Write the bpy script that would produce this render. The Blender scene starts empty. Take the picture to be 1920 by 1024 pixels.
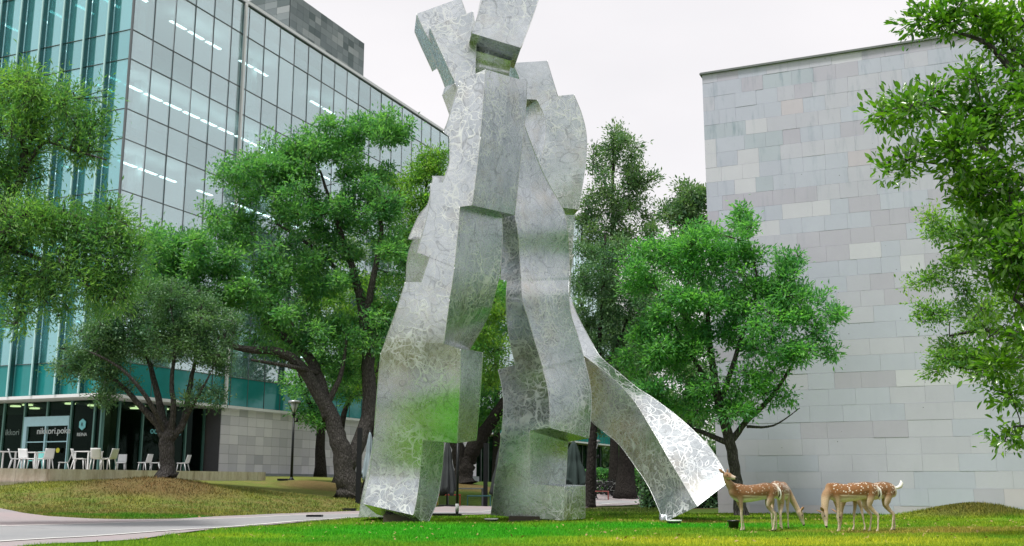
import bpy, bmesh, math, random
import numpy as np
from mathutils import Vector, Matrix
sc = bpy.context.scene
COL = sc.collection
R = math.radians
rng = np.random.default_rng(7)
random.seed(7)

# ---------------------------------------------------------------- camera, sky, sun, exposure
F = 1975.0                                   # focal length in pixels of a 1920 px wide picture
PITCH = math.atan(393 / F)
EYE = np.array([0.0, 0.0, 1.0])
cam_d = bpy.data.cameras.new('camera')
cam_d.sensor_width = 36.0
cam_d.lens = 36.0 * F / 1920
cam_d.clip_end = 2000
cam_d.clip_start = 0.1
cam = bpy.data.objects.new('camera', cam_d)
cam.location = EYE
cam.rotation_euler = (R(90) + PITCH, 0, 0)
COL.objects.link(cam)
sc.camera = cam

SUN_AZ = R(222)        # from +Y towards +X: high on the left, behind the photographer
SUN_EL = R(69)
world = bpy.data.worlds.new('World')
sc.world = world
world.use_nodes = True
nt = world.node_tree
nt.nodes.clear()
wo = nt.nodes.new('ShaderNodeOutputWorld')
bg1 = nt.nodes.new('ShaderNodeBackground')
bg2 = nt.nodes.new('ShaderNodeBackground')
mixw = nt.nodes.new('ShaderNodeMixShader')
sky = nt.nodes.new('ShaderNodeTexSky')
sky.sky_type = 'NISHITA'
sky.sun_disc = False
sky.sun_elevation = SUN_EL
sky.sun_rotation = SUN_AZ
sky.dust_density = 3.0
bg1.inputs['Strength'].default_value = 0.12
tc = nt.nodes.new('ShaderNodeTexCoord')
mp = nt.nodes.new('ShaderNodeMapping')
mp.inputs['Scale'].default_value = (1.0, 1.0, 2.6)
nz = nt.nodes.new('ShaderNodeTexNoise')
nz.inputs['Scale'].default_value = 1.6
nz.inputs['Detail'].default_value = 5
cr = nt.nodes.new('ShaderNodeValToRGB')
cr.color_ramp.elements[0].position = 0.25
cr.color_ramp.elements[0].color = (0.76, 0.745, 0.76, 1)
cr.color_ramp.elements[1].position = 0.75
cr.color_ramp.elements[1].color = (0.96, 0.925, 0.93, 1)
nt.links.new(tc.outputs['Generated'], mp.inputs['Vector'])
nt.links.new(mp.outputs['Vector'], nz.inputs['Vector'])
nt.links.new(nz.outputs['Fac'], cr.inputs['Fac'])
nt.links.new(cr.outputs['Color'], bg2.inputs['Color'])
bg2.inputs['Strength'].default_value = 0.95
nt.links.new(sky.outputs['Color'], bg1.inputs['Color'])
mixw.inputs['Fac'].default_value = 0.9       # thin bright cloud over most of the blue
nt.links.new(bg1.outputs[0], mixw.inputs[1])
nt.links.new(bg2.outputs[0], mixw.inputs[2])
nt.links.new(mixw.outputs[0], wo.inputs['Surface'])

sun_d = bpy.data.lights.new('sun', 'SUN')
sun_d.energy = 3.0
sun_d.angle = R(10)
sun_d.color = (1.0, 0.965, 0.91)
sun = bpy.data.objects.new('sun', sun_d)
sdir = Vector((math.sin(SUN_AZ) * math.cos(SUN_EL), math.cos(SUN_AZ) * math.cos(SUN_EL), math.sin(SUN_EL)))
sun.rotation_euler = sdir.to_track_quat('Z', 'Y').to_euler()
COL.objects.link(sun)
sc.view_settings.view_transform = 'Standard'
sc.view_settings.look = 'None'
sc.view_settings.gamma = 1.0
sc.view_settings.exposure = 0.28
sc.view_settings.use_curve_mapping = False
sc.render.engine = 'CYCLES'
sc.cycles.max_bounces = 8
sc.cycles.diffuse_bounces = 3
sc.cycles.glossy_bounces = 4
sc.cycles.transmission_bounces = 4
sc.cycles.transparent_max_bounces = 12
sc.cycles.caustics_reflective = False
sc.cycles.caustics_refractive = False

# ---------------------------------------------------------------- measuring helpers
FW = np.array([0, math.cos(PITCH), math.sin(PITCH)])
UPV = np.array([0, -math.sin(PITCH), math.cos(PITCH)])
def ray(px, py):
    return FW + np.array([1.0, 0, 0]) * (px - 960) / F - UPV * (py - 512) / F
def at(px, py, Y):
    """survey point: sight line through a spot in the photo, at Y metres in front of the camera"""
    d = ray(px, py)
    return EYE + d * Y / d[1]
def on_plane(px, py, P, n):
    d = ray(px, py)
    return EYE + d * (np.dot(P - EYE, n) / np.dot(d, n))
def sstep(a, b, x):
    t = np.clip((np.asarray(x, float) - a) / (b - a), 0, 1)
    return t * t * (3 - 2 * t)

# ---------------------------------------------------------------- object helpers
def tag(o, label=None, cat=None, group=None, kind=None):
    if label: o['label'] = label
    if cat: o['category'] = cat
    if group: o['group'] = group
    if kind: o['kind'] = kind
    return o
def empty(name, loc=(0, 0, 0), rz=0.0, **kw):
    o = bpy.data.objects.new(name, None)
    o.location = loc
    o.rotation_euler = (0, 0, rz)
    o.empty_display_size = 0.2
    COL.objects.link(o)
    return tag(o, **kw)
def link(name, me, parent=None, **kw):
    o = bpy.data.objects.new(name, me)
    COL.objects.link(o)
    if parent is not None: o.parent = parent
    return tag(o, **kw)
def npmesh(name, V, faces, mat, smooth=False):
    """V (n,3) array, faces (m,k) int array with constant k"""
    V = np.asarray(V, np.float32); faces = np.asarray(faces, np.int32)
    me = bpy.data.meshes.new(name)
    me.vertices.add(len(V)); me.vertices.foreach_set('co', V.ravel())
    m, k = faces.shape
    me.loops.add(m * k); me.loops.foreach_set('vertex_index', faces.ravel())
    me.polygons.add(m)
    me.polygons.foreach_set('loop_start', np.arange(0, m * k, k, dtype=np.int32))
    me.polygons.foreach_set('loop_total', np.full(m, k, np.int32))
    if smooth: me.polygons.foreach_set('use_smooth', np.ones(m, bool))
    me.update(calc_edges=True)
    if mat is not None: me.materials.append(mat)
    return me
class MB:
    """collects simple solids into ONE mesh"""
    def __init__(s): s.v = []; s.f = []; s.n = 0; s.sm = []
    def add(s, V, Fs, sm=False):
        s.v.extend([tuple(map(float, p)) for p in V])
        s.f.extend([tuple(i + s.n for i in f) for f in Fs]); s.sm.extend([sm] * len(Fs)); s.n += len(V)
    def box(s, x0, x1, y0, y1, z0, z1, fr=None):
        P = [(x, y, z) for z in (z0, z1) for y in (y0, y1) for x in (x0, x1)]
        if fr is not None: P = [fr(*p) for p in P]
        s.add(P, [(0, 2, 3, 1), (4, 5, 7, 6), (0, 1, 5, 4), (2, 6, 7, 3), (0, 4, 6, 2), (1, 3, 7, 5)])
    def tube(s, pts, rad, n=8, sm=True, caps=True):
        pts = [Vector(p) for p in pts]
        if not hasattr(rad, '__len__'): rad = [rad] * len(pts)
        up = Vector((0.13, 0.21, 0.97)); V = []; Fs = []
        for i, p in enumerate(pts):
            a = pts[max(i - 1, 0)]; b = pts[min(i + 1, len(pts) - 1)]
            t = (b - a).normalized()
            if i == 0:
                x = t.cross(up if abs(t.dot(up)) < 0.95 else Vector((1, 0, 0))).normalized()
            else:
                x = (x - t * x.dot(t)).normalized()
            y = t.cross(x)
            for k in range(n):
                c = 2 * math.pi * k / n
                V.append(p + (x * math.cos(c) + y * math.sin(c)) * rad[i])
        for i in range(len(pts) - 1):
            for k in range(n):
                a = i * n + k; b = i * n + (k + 1) % n
                Fs.append((a, b, b + n, a + n))
        s.add(V, Fs, sm)
        if caps:
            m = len(pts) - 1
            s.f.append(tuple(s.n - len(V) + k for k in reversed(range(n)))); s.sm.append(False)
            s.f.append(tuple(s.n - len(V) + m * n + k for k in range(n))); s.sm.append(False)
    def disc(s, c, r, h, n=20):
        s.tube([(c[0], c[1], c[2]), (c[0], c[1], c[2] + h)], r, n)
    def poly(s, pts): s.add(pts, [tuple(range(len(pts)))])
    def ball(s, c, r, nu=12, nv=8):
        r = r if hasattr(r, '__len__') else (r, r, r)
        V = []; Fs = []
        for j in range(nv + 1):
            th = math.pi * j / nv
            for i in range(nu):
                ph = 2 * math.pi * i / nu
                V.append((c[0] + r[0] * math.sin(th) * math.cos(ph), c[1] + r[1] * math.sin(th) * math.sin(ph), c[2] + r[2] * math.cos(th)))
        for j in range(nv):
            for i in range(nu):
                a = j * nu + i; b = j * nu + (i + 1) % nu
                Fs.append((a, a + nu, b + nu, b))
        s.add(V, Fs, True)
    def build(s, name, mat, parent=None, bevel=0, **kw):
        me = bpy.data.meshes.new(name)
        me.from_pydata(s.v, [], s.f)
        me.polygons.foreach_set('use_smooth', s.sm)
        if mat is not None: me.materials.append(mat)
        me.update()
        o = link(name, me, parent, **kw)
        if bevel:
            b = o.modifiers.new('bevel', 'BEVEL'); b.width = bevel; b.segments = 2; b.limit_method = 'ANGLE'
        return o
def copy_tree(o, parent=None):
    c = o.copy(); COL.objects.link(c)
    if parent is not None: c.parent = parent
    for ch in list(o.children): copy_tree(ch, c)
    return c

# ---------------------------------------------------------------- material helpers
def new_mat(name):
    m = bpy.data.materials.new(name); m.use_nodes = True
    n = m.node_tree; n.nodes.clear()
    out = n.nodes.new('ShaderNodeOutputMaterial')
    p = n.nodes.new('ShaderNodeBsdfPrincipled')
    n.links.new(p.outputs[0], out.inputs['Surface'])
    return m, n, p, out
def N(n, t, **kw):
    nd = n.nodes.new(t)
    for k, v in kw.items():
        if k.startswith('i_'):
            key = k[2:].replace('_', ' ')
            nd.inputs[int(key) if key.isdigit() else key].default_value = v
        else: setattr(nd, k, v)
    return nd
def mth(n, op, a, b=None, c=None, clamp=False):
    nd = n.nodes.new('ShaderNodeMath'); nd.operation = op; nd.use_clamp = clamp
    for i, x in enumerate((a, b, c)):
        if x is None: continue
        if isinstance(x, (int, float)): nd.inputs[i].default_value = x
        else: n.links.new(x, nd.inputs[i])
    return nd.outputs[0]
def mixc(n, fac, a, b, mode='MIX'):
    nd = n.nodes.new('ShaderNodeMix'); nd.data_type = 'RGBA'; nd.blend_type = mode
    for key, x in ((0, fac), (6, a), (7, b)):
        if isinstance(x, (int, float)): nd.inputs[key].default_value = x
        elif isinstance(x, tuple): nd.inputs[key].default_value = (*x[:3], 1)
        else: n.links.new(x, nd.inputs[key])
    return nd.outputs[2]
def ramp(n, fac, stops):
    nd = n.nodes.new('ShaderNodeValToRGB')
    e = nd.color_ramp.elements
    while len(e) < len(stops): e.new(0.5)
    for el, (p, c) in zip(e, stops):
        el.position = p
        el.color = (*c, 1) if hasattr(c, '__len__') else (c, c, c, 1)
    n.links.new(fac, nd.inputs[0])
    return nd.outputs[0]
def noise(n, vec, scale, detail=4, rough=0.55, dist=0.0):
    nd = N(n, 'ShaderNodeTexNoise'); nd.inputs['Scale'].default_value = scale
    nd.inputs['Detail'].default_value = detail; nd.inputs['Roughness'].default_value = rough
    nd.inputs['Distortion'].default_value = dist
    if vec is not None: n.links.new(vec, nd.inputs['Vector'])
    return nd.outputs['Fac']
def pos(n): return N(n, 'ShaderNodeNewGeometry').outputs['Position']
def objco(n): return N(n, 'ShaderNodeTexCoord').outputs['Object']
def bump(n, p, h, strength=0.3, dist=0.02):
    b = N(n, 'ShaderNodeBump'); b.inputs['Strength'].default_value = strength; b.inputs['Distance'].default_value = dist
    n.links.new(h, b.inputs['Height']); n.links.new(b.outputs[0], p.inputs['Normal'])
    return b
def mat_plain(name, c, rough=0.6, metal=0.0, var=0.12, scale=6.0, bmp=0.0, spec=0.5, emit=None):
    m, n, p, out = new_mat(name)
    co = objco(n)
    f = noise(n, co, scale, 5)
    col = mixc(n, f, tuple(x * (1 - var) for x in c), tuple(min(1, x * (1 + var)) for x in c))
    n.links.new(col, p.inputs['Base Color'])
    p.inputs['Roughness'].default_value = rough; p.inputs['Metallic'].default_value = metal
    p.inputs['Specular IOR Level'].default_value = spec
    if bmp: bump(n, p, noise(n, co, scale * 6, 6), bmp)
    if emit:
        p.inputs['Emission Color'].default_value = (*emit[0], 1); p.inputs['Emission Strength'].default_value = emit[1]
    return m

# ---------------------------------------------------------------- terrain
CP = []
def cpt(px, py, Y): p = at(px, py, Y); CP.append(p)
for x in (-14, -8, -3, 2, 8, 14, 22): 
    for y in (2, 10, 17.5): CP.append(np.array([x, y, 0.0]))
for x, y in ((-8, 21), (-4, 24), (0, 26), (5, 26), (10, 26), (16, 26), (24, 30), (0, 35), (5, 33), (9, 30), (12, 30), (18, 30), (0, 41), (-3, 37), (5, 41),
             (-1.5, 46), (3.5, 50), (8, 45), (5, 60), (10, 60), (8, 75), (2, 90), (20, 90), (30, 60), (24, 45), (10, 120), (40, 120), (30, 5), (-30, 2), (-24, 12)):
    CP.append(np.array([x, y, 0.0]))
CP += [np.array([-12, 21, .02]), np.array([-20, 24, .1]), np.array([-30, 25, .15])]
for a in ((0, 955, 32.5), (91, 970, 28.5), (182, 975.5, 28.2), (328, 975.5, 28.6), (437, 969, 31), (547, 964.6, 34), (674, 960, 37), (0, 913, 37), (150, 905, 40), (300, 904, 42),
          (420, 904, 47), (497, 903, 51.5), (520, 894, 55), (700, 896, 68), (545, 905, 50), (312, 905, 38.5), (655, 936, 42), (600, 916, 49), (637, 908, 52),
          (870, 914, 57), (850, 903, 63), (780, 897, 70), (920, 903, 63), (860, 950, 46.5), (900, 926, 52), (-200, 915, 37)): cpt(*a)
CPa = np.array(CP)
_d = np.linalg.norm(CPa[:, None, :2] - CPa[None, :, :2], axis=2)
_W = np.linalg.solve(_d + np.eye(len(CPa)) * -0.15, CPa[:, 2])
def ground(x, y):
    x = np.asarray(x, float); y = np.asarray(y, float)
    xc = np.clip(x, -34, 40); yc = np.clip(y, 0, 120)
    d = np.sqrt((xc[..., None] - CPa[:, 0]) ** 2 + (yc[..., None] - CPa[:, 1]) ** 2)
    z = d @ _W
    far = 1 - sstep(0, 25, np.hypot(x - xc, y - yc))
    z = z * far
    def g(cx, cy, sx, sy, h): return h * np.exp(-((x - cx) / sx) ** 2 - ((y - cy) / sy) ** 2)
    z = z + g(13.0, 30.6, 1.6, 1.1, .42) + g(-12.6, 37.6, 3.0, 1.7, .28) + g(-8.6, 48.5, 2.2, 1.5, .35) + g(-2.7, 55, 2.4, 2.0, .35)
    z = z + 0.02 * np.sin(x * 0.9 + 1.3 * np.sin(y * .37)) * np.sin(y * 0.7 + x * .23)
    return z
def gz(x, y): return float(ground(x, y))
def gpt(px, py):
    """where the sight line of a spot meets the terrain"""
    d = ray(px, py); Y = 12.0
    while Y < 140:
        p = EYE + d * Y / d[1]
        if p[2] <= gz(p[0], p[1]): return p
        Y += 0.1
    return EYE + d * 45 / d[1]
# ---------------------------------------------------------------- path outline (ground measures)
NEAR = [(-300, 1050), (-100, 1036), (91, 1023), (255, 1015), (365, 998.5), (474, 988.6), (583, 979), (674, 973), (760, 969), (850, 968), (930, 966), (1000, 962), (1060, 957), (1110, 951), (1180, 948), (1250, 946.5), (1330, 946)]
FAR_ = [(-300, 950), (0, 955), (44, 964), (91, 970), (182, 975.5), (328, 975.5), (437, 969), (547, 964.6), (674, 960), (811, 953), (920, 950), (1000, 944), (1060, 935), (1120, 928), (1180, 927), (1235, 927), (1340, 929)]
def gl(pp):
    out = []
    for px, py in pp:
        if px < -50:
            p = at(px, py, 2014 / (py - 905) if py > 1000 else 31.0); p[2] = gz(p[0], p[1])
        else: p = gpt(px, py)
        out.append(p)
    return np.array(out)
PN = gl(NEAR); PF = gl(FAR_)
def resample(P, n):
    s = np.r_[0, np.cumsum(np.linalg.norm(np.diff(P, axis=0), axis=1))]
    t = np.linspace(0, s[-1], n)
    return np.stack([np.interp(t, s, P[:, k]) for k in range(P.shape[1])], 1)
PATHPOLY = np.vstack([PN[:, :2], PF[::-1, :2]])
def inpoly(x, y, P):
    x = np.asarray(x); y = np.asarray(y); c = np.zeros(x.shape, bool)
    j = len(P) - 1
    for i in range(len(P)):
        xi, yi = P[i]; xj, yj = P[j]
        with np.errstate(divide='ignore', invalid='ignore'):
            t = ((yi > y) != (yj > y)) & (x < (xj - xi) * (y - yi) / (yj - yi + 1e-12) + xi)
        c ^= t; j = i
    return c

# ---------------------------------------------------------------- lawn colours (shared by soil sheet and blades)
def lawn_colour(n):
    P = pos(n)
    big = noise(n, P, 0.35, 4, .6); mid = noise(n, P, 1.7, 7, .75)
    xyz = N(n, 'ShaderNodeSeparateXYZ'); n.links.new(P, xyz.inputs[0])
    X, Y = xyz.outputs[0], xyz.outputs[1]
    def blob(cx, cy, sx, sy):
        a = mth(n, 'DIVIDE', mth(n, 'SUBTRACT', X, cx), sx); b = mth(n, 'DIVIDE', mth(n, 'SUBTRACT', Y, cy), sy)
        q = mth(n, 'ADD', mth(n, 'MULTIPLY', a, a), mth(n, 'MULTIPLY', b, b))
        q = mth(n, 'ADD', q, mth(n, 'MULTIPLY', mth(n, 'SUBTRACT', mid, .5), 1.6))
        return mth(n, 'SUBTRACT', 1.25, q, clamp=True)
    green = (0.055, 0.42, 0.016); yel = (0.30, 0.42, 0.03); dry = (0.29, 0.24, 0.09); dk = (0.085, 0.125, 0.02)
    # base tone: sunlit yellow-green painted in to the right, deep green round the sculpture's feet
    f = ramp(n, mth(n, 'ADD', big, mth(n, 'MULTIPLY', mth(n, 'SUBTRACT', mid, .5), .6)), [(.38, 0.0), (.62, 1.0)])
    xr = ramp(n, mth(n, 'ADD', mth(n, 'MULTIPLY', X, .09), .25), [(0, 0.0), (1, 1.0)])
    f = mth(n, 'MULTIPLY', f, mth(n, 'ADD', .35, mth(n, 'MULTIPLY', xr, .65)))
    base = mixc(n, f, (0.17, 0.38, 0.024), yel)
    base = mixc(n, mth(n, 'MAXIMUM', blob(-3.6, 20.6, 2.6, 1.0), mth(n, 'MAXIMUM', blob(4.5, 18.6, 4.5, 1.7), blob(1.2, 19.2, 2.0, .8))), base, (0.46, 0.54, 0.04))  # sunlit patches painted into the grass colour
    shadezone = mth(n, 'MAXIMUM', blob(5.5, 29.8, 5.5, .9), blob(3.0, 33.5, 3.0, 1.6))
    base = mixc(n, mth(n, 'MULTIPLY', shadezone, .8), base, (0.06, 0.17, 0.012))  # tree shade near the wall painted as darker green
    lush = mth(n, 'MAXIMUM', blob(-1.5, 22.5, 4.2, 5.0), blob(3.8, 25.2, 4.0, 2.2))
    base = mixc(n, mth(n, 'MULTIPLY', lush, .95), base, green)
    # worn, drier ground near the deer and the far left lawn
    worn = mth(n, 'MAXIMUM', blob(8.4, 22.5, 3.2, .9), mth(n, 'MAXIMUM', blob(4.4, 28.0, 2.6, .7), blob(11.0, 23.8, 4, .8)))
    base = mixc(n, mth(n, 'MULTIPLY', worn, .75), base, (0.40, 0.32, 0.09))
    left = mth(n, 'MULTIPLY', ramp(n, mth(n, 'DIVIDE', mth(n, 'SUBTRACT', Y, 26), 4), [(0, 0.0), (1, 1.0)]), ramp(n, mth(n, 'MULTIPLY', mth(n, 'ADD', X, 4.0), -.5), [(0, 0.0), (1, 1.0)]))
    lcol = mixc(n, ramp(n, mid, [(.35, 0.0), (.65, 1.0)]), (0.15, 0.25, 0.04), dry)
    lcol = mixc(n, ramp(n, big, [(.5, 0.0), (.7, 1.0)]), lcol, (0.25, 0.30, 0.05))
    base = mixc(n, left, base, lcol)
    base = mixc(n, mth(n, 'MULTIPLY', blob(-9.8, 29.9, 3.3, .9), .85), base, (0.08, 0.29, 0.014))
    away = ramp(n, mth(n, 'DIVIDE', mth(n, 'SUBTRACT', mth(n, 'ABSOLUTE', mth(n, 'SUBTRACT', Y, 24)), 9), 5), [(0, 0.0), (1, 1.0)])
    rgt = ramp(n, mth(n, 'ADD', X, 4.5), [(0, 0.0), (1, 1.0)])
    base = mixc(n, mth(n, 'MULTIPLY', away, rgt), base, (0.085, 0.14, 0.025))  # lawn past the front zone darkened in colour to stand for shade
    nearleft = ramp(n, mth(n, 'MULTIPLY', mth(n, 'ADD', X, 7.5), -.4), [(0, 0.0), (1, 1.0)])
    nearleft = mth(n, 'MULTIPLY', nearleft, mth(n, 'LESS_THAN', Y, 24))
    base = mixc(n, nearleft, base, (0.15, 0.17, 0.05))
    brown = mth(n, 'MAXIMUM', blob(-12.2, 37.0, 3.0, 2.0), mth(n, 'MAXIMUM', blob(-8.4, 47.6, 2.2, 1.6), blob(-2.7, 54.5, 3, 2.4)))
    base = mixc(n, mth(n, 'MULTIPLY', brown, .8), base, (0.20, 0.13, 0.06))
    base = mixc(n, mth(n, 'MULTIPLY', blob(12.9, 30.2, 1.9, 1.1), .7), base, (0.15, 0.10, 0.045))
    base = mixc(n, mth(n, 'MULTIPLY', blob(6.5, 43.8, 4.5, 1.9), .9), base, (0.13, 0.085, 0.05))
    return base, mid
def make_lawn():
    m, n, p, out = new_mat('lawn_soil')
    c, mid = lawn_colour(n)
    fine = noise(n, pos(n), 20, 8, .8)
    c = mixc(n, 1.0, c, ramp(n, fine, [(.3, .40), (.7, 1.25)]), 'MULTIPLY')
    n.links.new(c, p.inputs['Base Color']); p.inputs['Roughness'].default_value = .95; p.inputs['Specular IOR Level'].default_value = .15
    bump(n, p, noise(n, pos(n), 40, 5, .7), .9, .04)
    return m
M_lawn = make_lawn()
def make_blade():
    m, n, p, out = new_mat('grass_blade')
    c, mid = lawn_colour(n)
    rnd = N(n, 'ShaderNodeNewGeometry').outputs['Random Per Island']
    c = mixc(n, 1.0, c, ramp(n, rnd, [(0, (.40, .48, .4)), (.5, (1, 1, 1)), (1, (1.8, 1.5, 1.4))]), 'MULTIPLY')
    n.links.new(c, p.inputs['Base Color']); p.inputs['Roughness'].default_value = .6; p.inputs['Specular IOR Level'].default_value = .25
    tr = N(n, 'ShaderNodeBsdfTranslucent'); n.links.new(c, tr.inputs[0])
    ms = N(n, 'ShaderNodeMixShader'); ms.inputs[0].default_value = .35
    n.links.new(p.outputs[0], ms.inputs[1]); n.links.new(tr.outputs[0], ms.inputs[2]); n.links.new(ms.outputs[0], out.inputs['Surface'])
    return m
M_blade = make_blade()

def make_path_mat(name, base, pink):
    m, n, p, out = new_mat(name)
    P = pos(n)
    f = noise(n, P, .5, 4, .6); g = noise(n, P, 30, 6, .7)
    c = mixc(n, ramp(n, f, [(.35, 0.0), (.65, 1.0)]), base, pink)
    c = mixc(n, 1.0, c, ramp(n, g, [(.2, .8), (.8, 1.12)]), 'MULTIPLY')
    st = noise(n, P, 2.2, 8, .75)
    c = mixc(n, ramp(n, st, [(.60, 0.0), (.72, .45)]), c, (0.12, 0.11, 0.11))
    n.links.new(c, p.inputs['Base Color']); p.inputs['Roughness'].default_value = .85
    bump(n, p, g, .25, .01)
    return m
M_path = make_path_mat('pinkish_paving', (0.31, 0.29, 0.30), (0.36, 0.30, 0.31))
M_grey = make_path_mat('grey_asphalt', (0.27, 0.28, 0.295), (0.32, 0.32, 0.33))
M_line = mat_plain('painted_line', (.72, .72, .7), .7, var=.2, scale=3)

# ground sheet: fine grid in view, coarse beyond
def ground_sheet():
    xs = np.unique(np.r_[np.linspace(-400, -34, 14), np.arange(-34, 30, .4), np.linspace(30, 400, 16)])
    ys = np.unique(np.r_[np.linspace(-300, 10, 12), np.arange(10, 64, .4), np.arange(64, 130, 3), np.linspace(130, 900, 14)])
    X, Y = np.meshgrid(xs, ys)
    Z = ground(X, Y)
    V = np.stack([X, Y, Z], -1).reshape(-1, 3)
    nx = len(xs); i = np.arange(len(ys) - 1)[:, None] * nx + np.arange(nx - 1)[None]
    i = i.ravel(); Fs = np.stack([i, i + 1, i + nx + 1, i + nx], 1)
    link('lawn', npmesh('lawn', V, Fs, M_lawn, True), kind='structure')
ground_sheet()
def strip(name, A, B, mat, lift, n=160, k=14, kind='structure', t0=0., t1=1.):
    A = resample(A, n); B = resample(B, n)
    T = np.linspace(t0, t1, k)[None, :, None]
    G = A[:, None] * (1 - T) + B[:, None] * T
    G[..., 2] = ground(G[..., 0], G[..., 1]) + lift
    V = G.reshape(-1, 3)
    i = (np.arange(n - 1)[:, None] * k + np.arange(k - 1)[None]).ravel()
    o = link(name, npmesh(name, V, np.stack([i, i + 1, i + k + 1, i + k], 1), mat, True), kind=kind)
    return o
strip('footpath', PN, PF, M_path, .03)
L1 = gl([(-300, 1000), (0, 990.5), (60, 988), (150, 986), (300, 980.5), (420, 975), (520, 970), (600, 967), (700, 964.5), (900, 961.5), (1000, 956), (1110, 942), (1300, 934)])
L2 = gl([(-300, 1040), (0, 1020), (100, 1013), (220, 1006), (401, 993.5), (470, 987.5), (560, 979.5), (640, 974), (760, 968.2), (920, 964.5), (1000, 960), (1110, 948), (1300, 941)])
strip('roadway', L1, L2, M_grey, .036, t0=-.0, t1=1.0)
def line_strip(name, L, w, lift):
    P = resample(L, 200); d = np.gradient(P[:, :2], axis=0); d /= np.linalg.norm(d, axis=1)[:, None]
    nrm = np.stack([-d[:, 1], d[:, 0]], 1) * w / 2
    A = P.copy(); B = P.copy(); A[:, :2] += nrm; B[:, :2] -= nrm
    strip(name, A, B, M_line, lift, 200, 2)
line_strip('painted_line', L1, .10, .042)
line_strip('painted_line', L2, .14, .042)

# ---------------------------------------------------------------- grass blades
def grass(name, n, ylo, yhi, hmin, hmax, wid, label):
    t = rng.random(n * 3); Y = ylo + (yhi - ylo) * t ** 1.4
    X = (rng.random(n * 3) - .5) * 2 * (Y * .5 + .6)
    ok = ~inpoly(X, Y, PATHPOLY)
    wall = (X - WP0[0]) * WN[0] + (Y - WP0[1]) * WN[1] < 0.02
    wall &= (X > 6.8)
    ok &= ~wall
    ok &= ~((X > 5.9) & (Y > 35))
    X = X[ok][:n]; Y = Y[ok][:n]; n = len(X)
    Z = ground(X, Y)
    clump = .5 + 1.0 * (np.sin(X * 2.3 + np.sin(Y * 1.9)) * np.sin(Y * 2.7 + X) * .5 + .5)
    h = (hmin + (hmax - hmin) * rng.random(n)) * clump
    a = rng.random(n) * 2 * math.pi; w = wid * (.7 + .6 * rng.random(n)) * (.6 + Y / 30)
    dx, dy = np.cos(a), np.sin(a); lean = h * (.2 + .7 * rng.random(n)); b = rng.random(n) * 2 * math.pi
    P0 = np.stack([X - dx * w, Y - dy * w, Z - .01], 1); P1 = np.stack([X + dx * w, Y + dy * w, Z - .01], 1)
    T = np.stack([X + np.cos(b) * lean, Y + np.sin(b) * lean, Z + h], 1)
    V = np.stack([P0, P1, T], 1).reshape(-1, 3)
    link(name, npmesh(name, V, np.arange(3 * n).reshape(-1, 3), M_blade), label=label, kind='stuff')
WYAW = R(66.45)
WDIR = np.array([math.sin(WYAW), -math.cos(WYAW), 0.0])          # along the stone wall, to the right
WN = np.array([-math.cos(WYAW), -math.sin(WYAW), 0.0])           # its outward normal
WP0 = at(1347, 962, 36)

# ---------------------------------------------------------------- stone clad wall building (right)
def stone_mat(name, c, dirt=.5, pits=True):
    m, n, p, out = new_mat(name)
    P = pos(n); inf = N(n, 'ShaderNodeObjectInfo')
    f = noise(n, P, .8, 6, .65); g = noise(n, P, 9, 6, .7)
    col = mixc(n, f, tuple(x * .9 for x in c), tuple(x * 1.08 for x in c))
    col = mixc(n, 1.0, col, ramp(n, inf.outputs['Random'], [(0, (.94, .94, .945)), (1, (.99, .99, .985))]), 'MULTIPLY')
    mpn = N(n, 'ShaderNodeMapping'); mpn.inputs['Scale'].default_value = (2.2, 2.2, .35); n.links.new(P, mpn.inputs[0])
    streak = noise(n, mpn.outputs[0], 1.6, 7, .7)
    xyz = N(n, 'ShaderNodeSeparateXYZ'); n.links.new(P, xyz.inputs[0])
    high = ramp(n, mth(n, 'DIVIDE', xyz.outputs[2], 16), [(.5, .15), (.85, 1.0)])
    col = mixc(n, mth(n, 'MULTIPLY', mth(n, 'MULTIPLY', ramp(n, streak, [(.54, 0.0), (.72, 1.0)]), high), dirt), col, tuple(x * .55 for x in (c[0] * .75, c[1] * .95, c[2])))
    if pits:
        v = N(n, 'ShaderNodeTexVoronoi'); v.inputs['Scale'].default_value = 3.2; n.links.new(P, v.inputs['Vector'])
        spot = mth(n, 'LESS_THAN', v.outputs['Distance'], .05)
        spot = mth(n, 'MULTIPLY', spot, ramp(n, noise(n, P, 1.1, 3), [(.55, 0.0), (.6, 1.0)]))
        col = mixc(n, mth(n, 'MULTIPLY', spot, .8), col, (.06, .07, .07))
    n.links.new(col, p.inputs['Base Color']); p.inputs['Roughness'].default_value = .85; p.inputs['Specular IOR Level'].default_value = .3
    bump(n, p, g, .2, .01)
    return m
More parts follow.
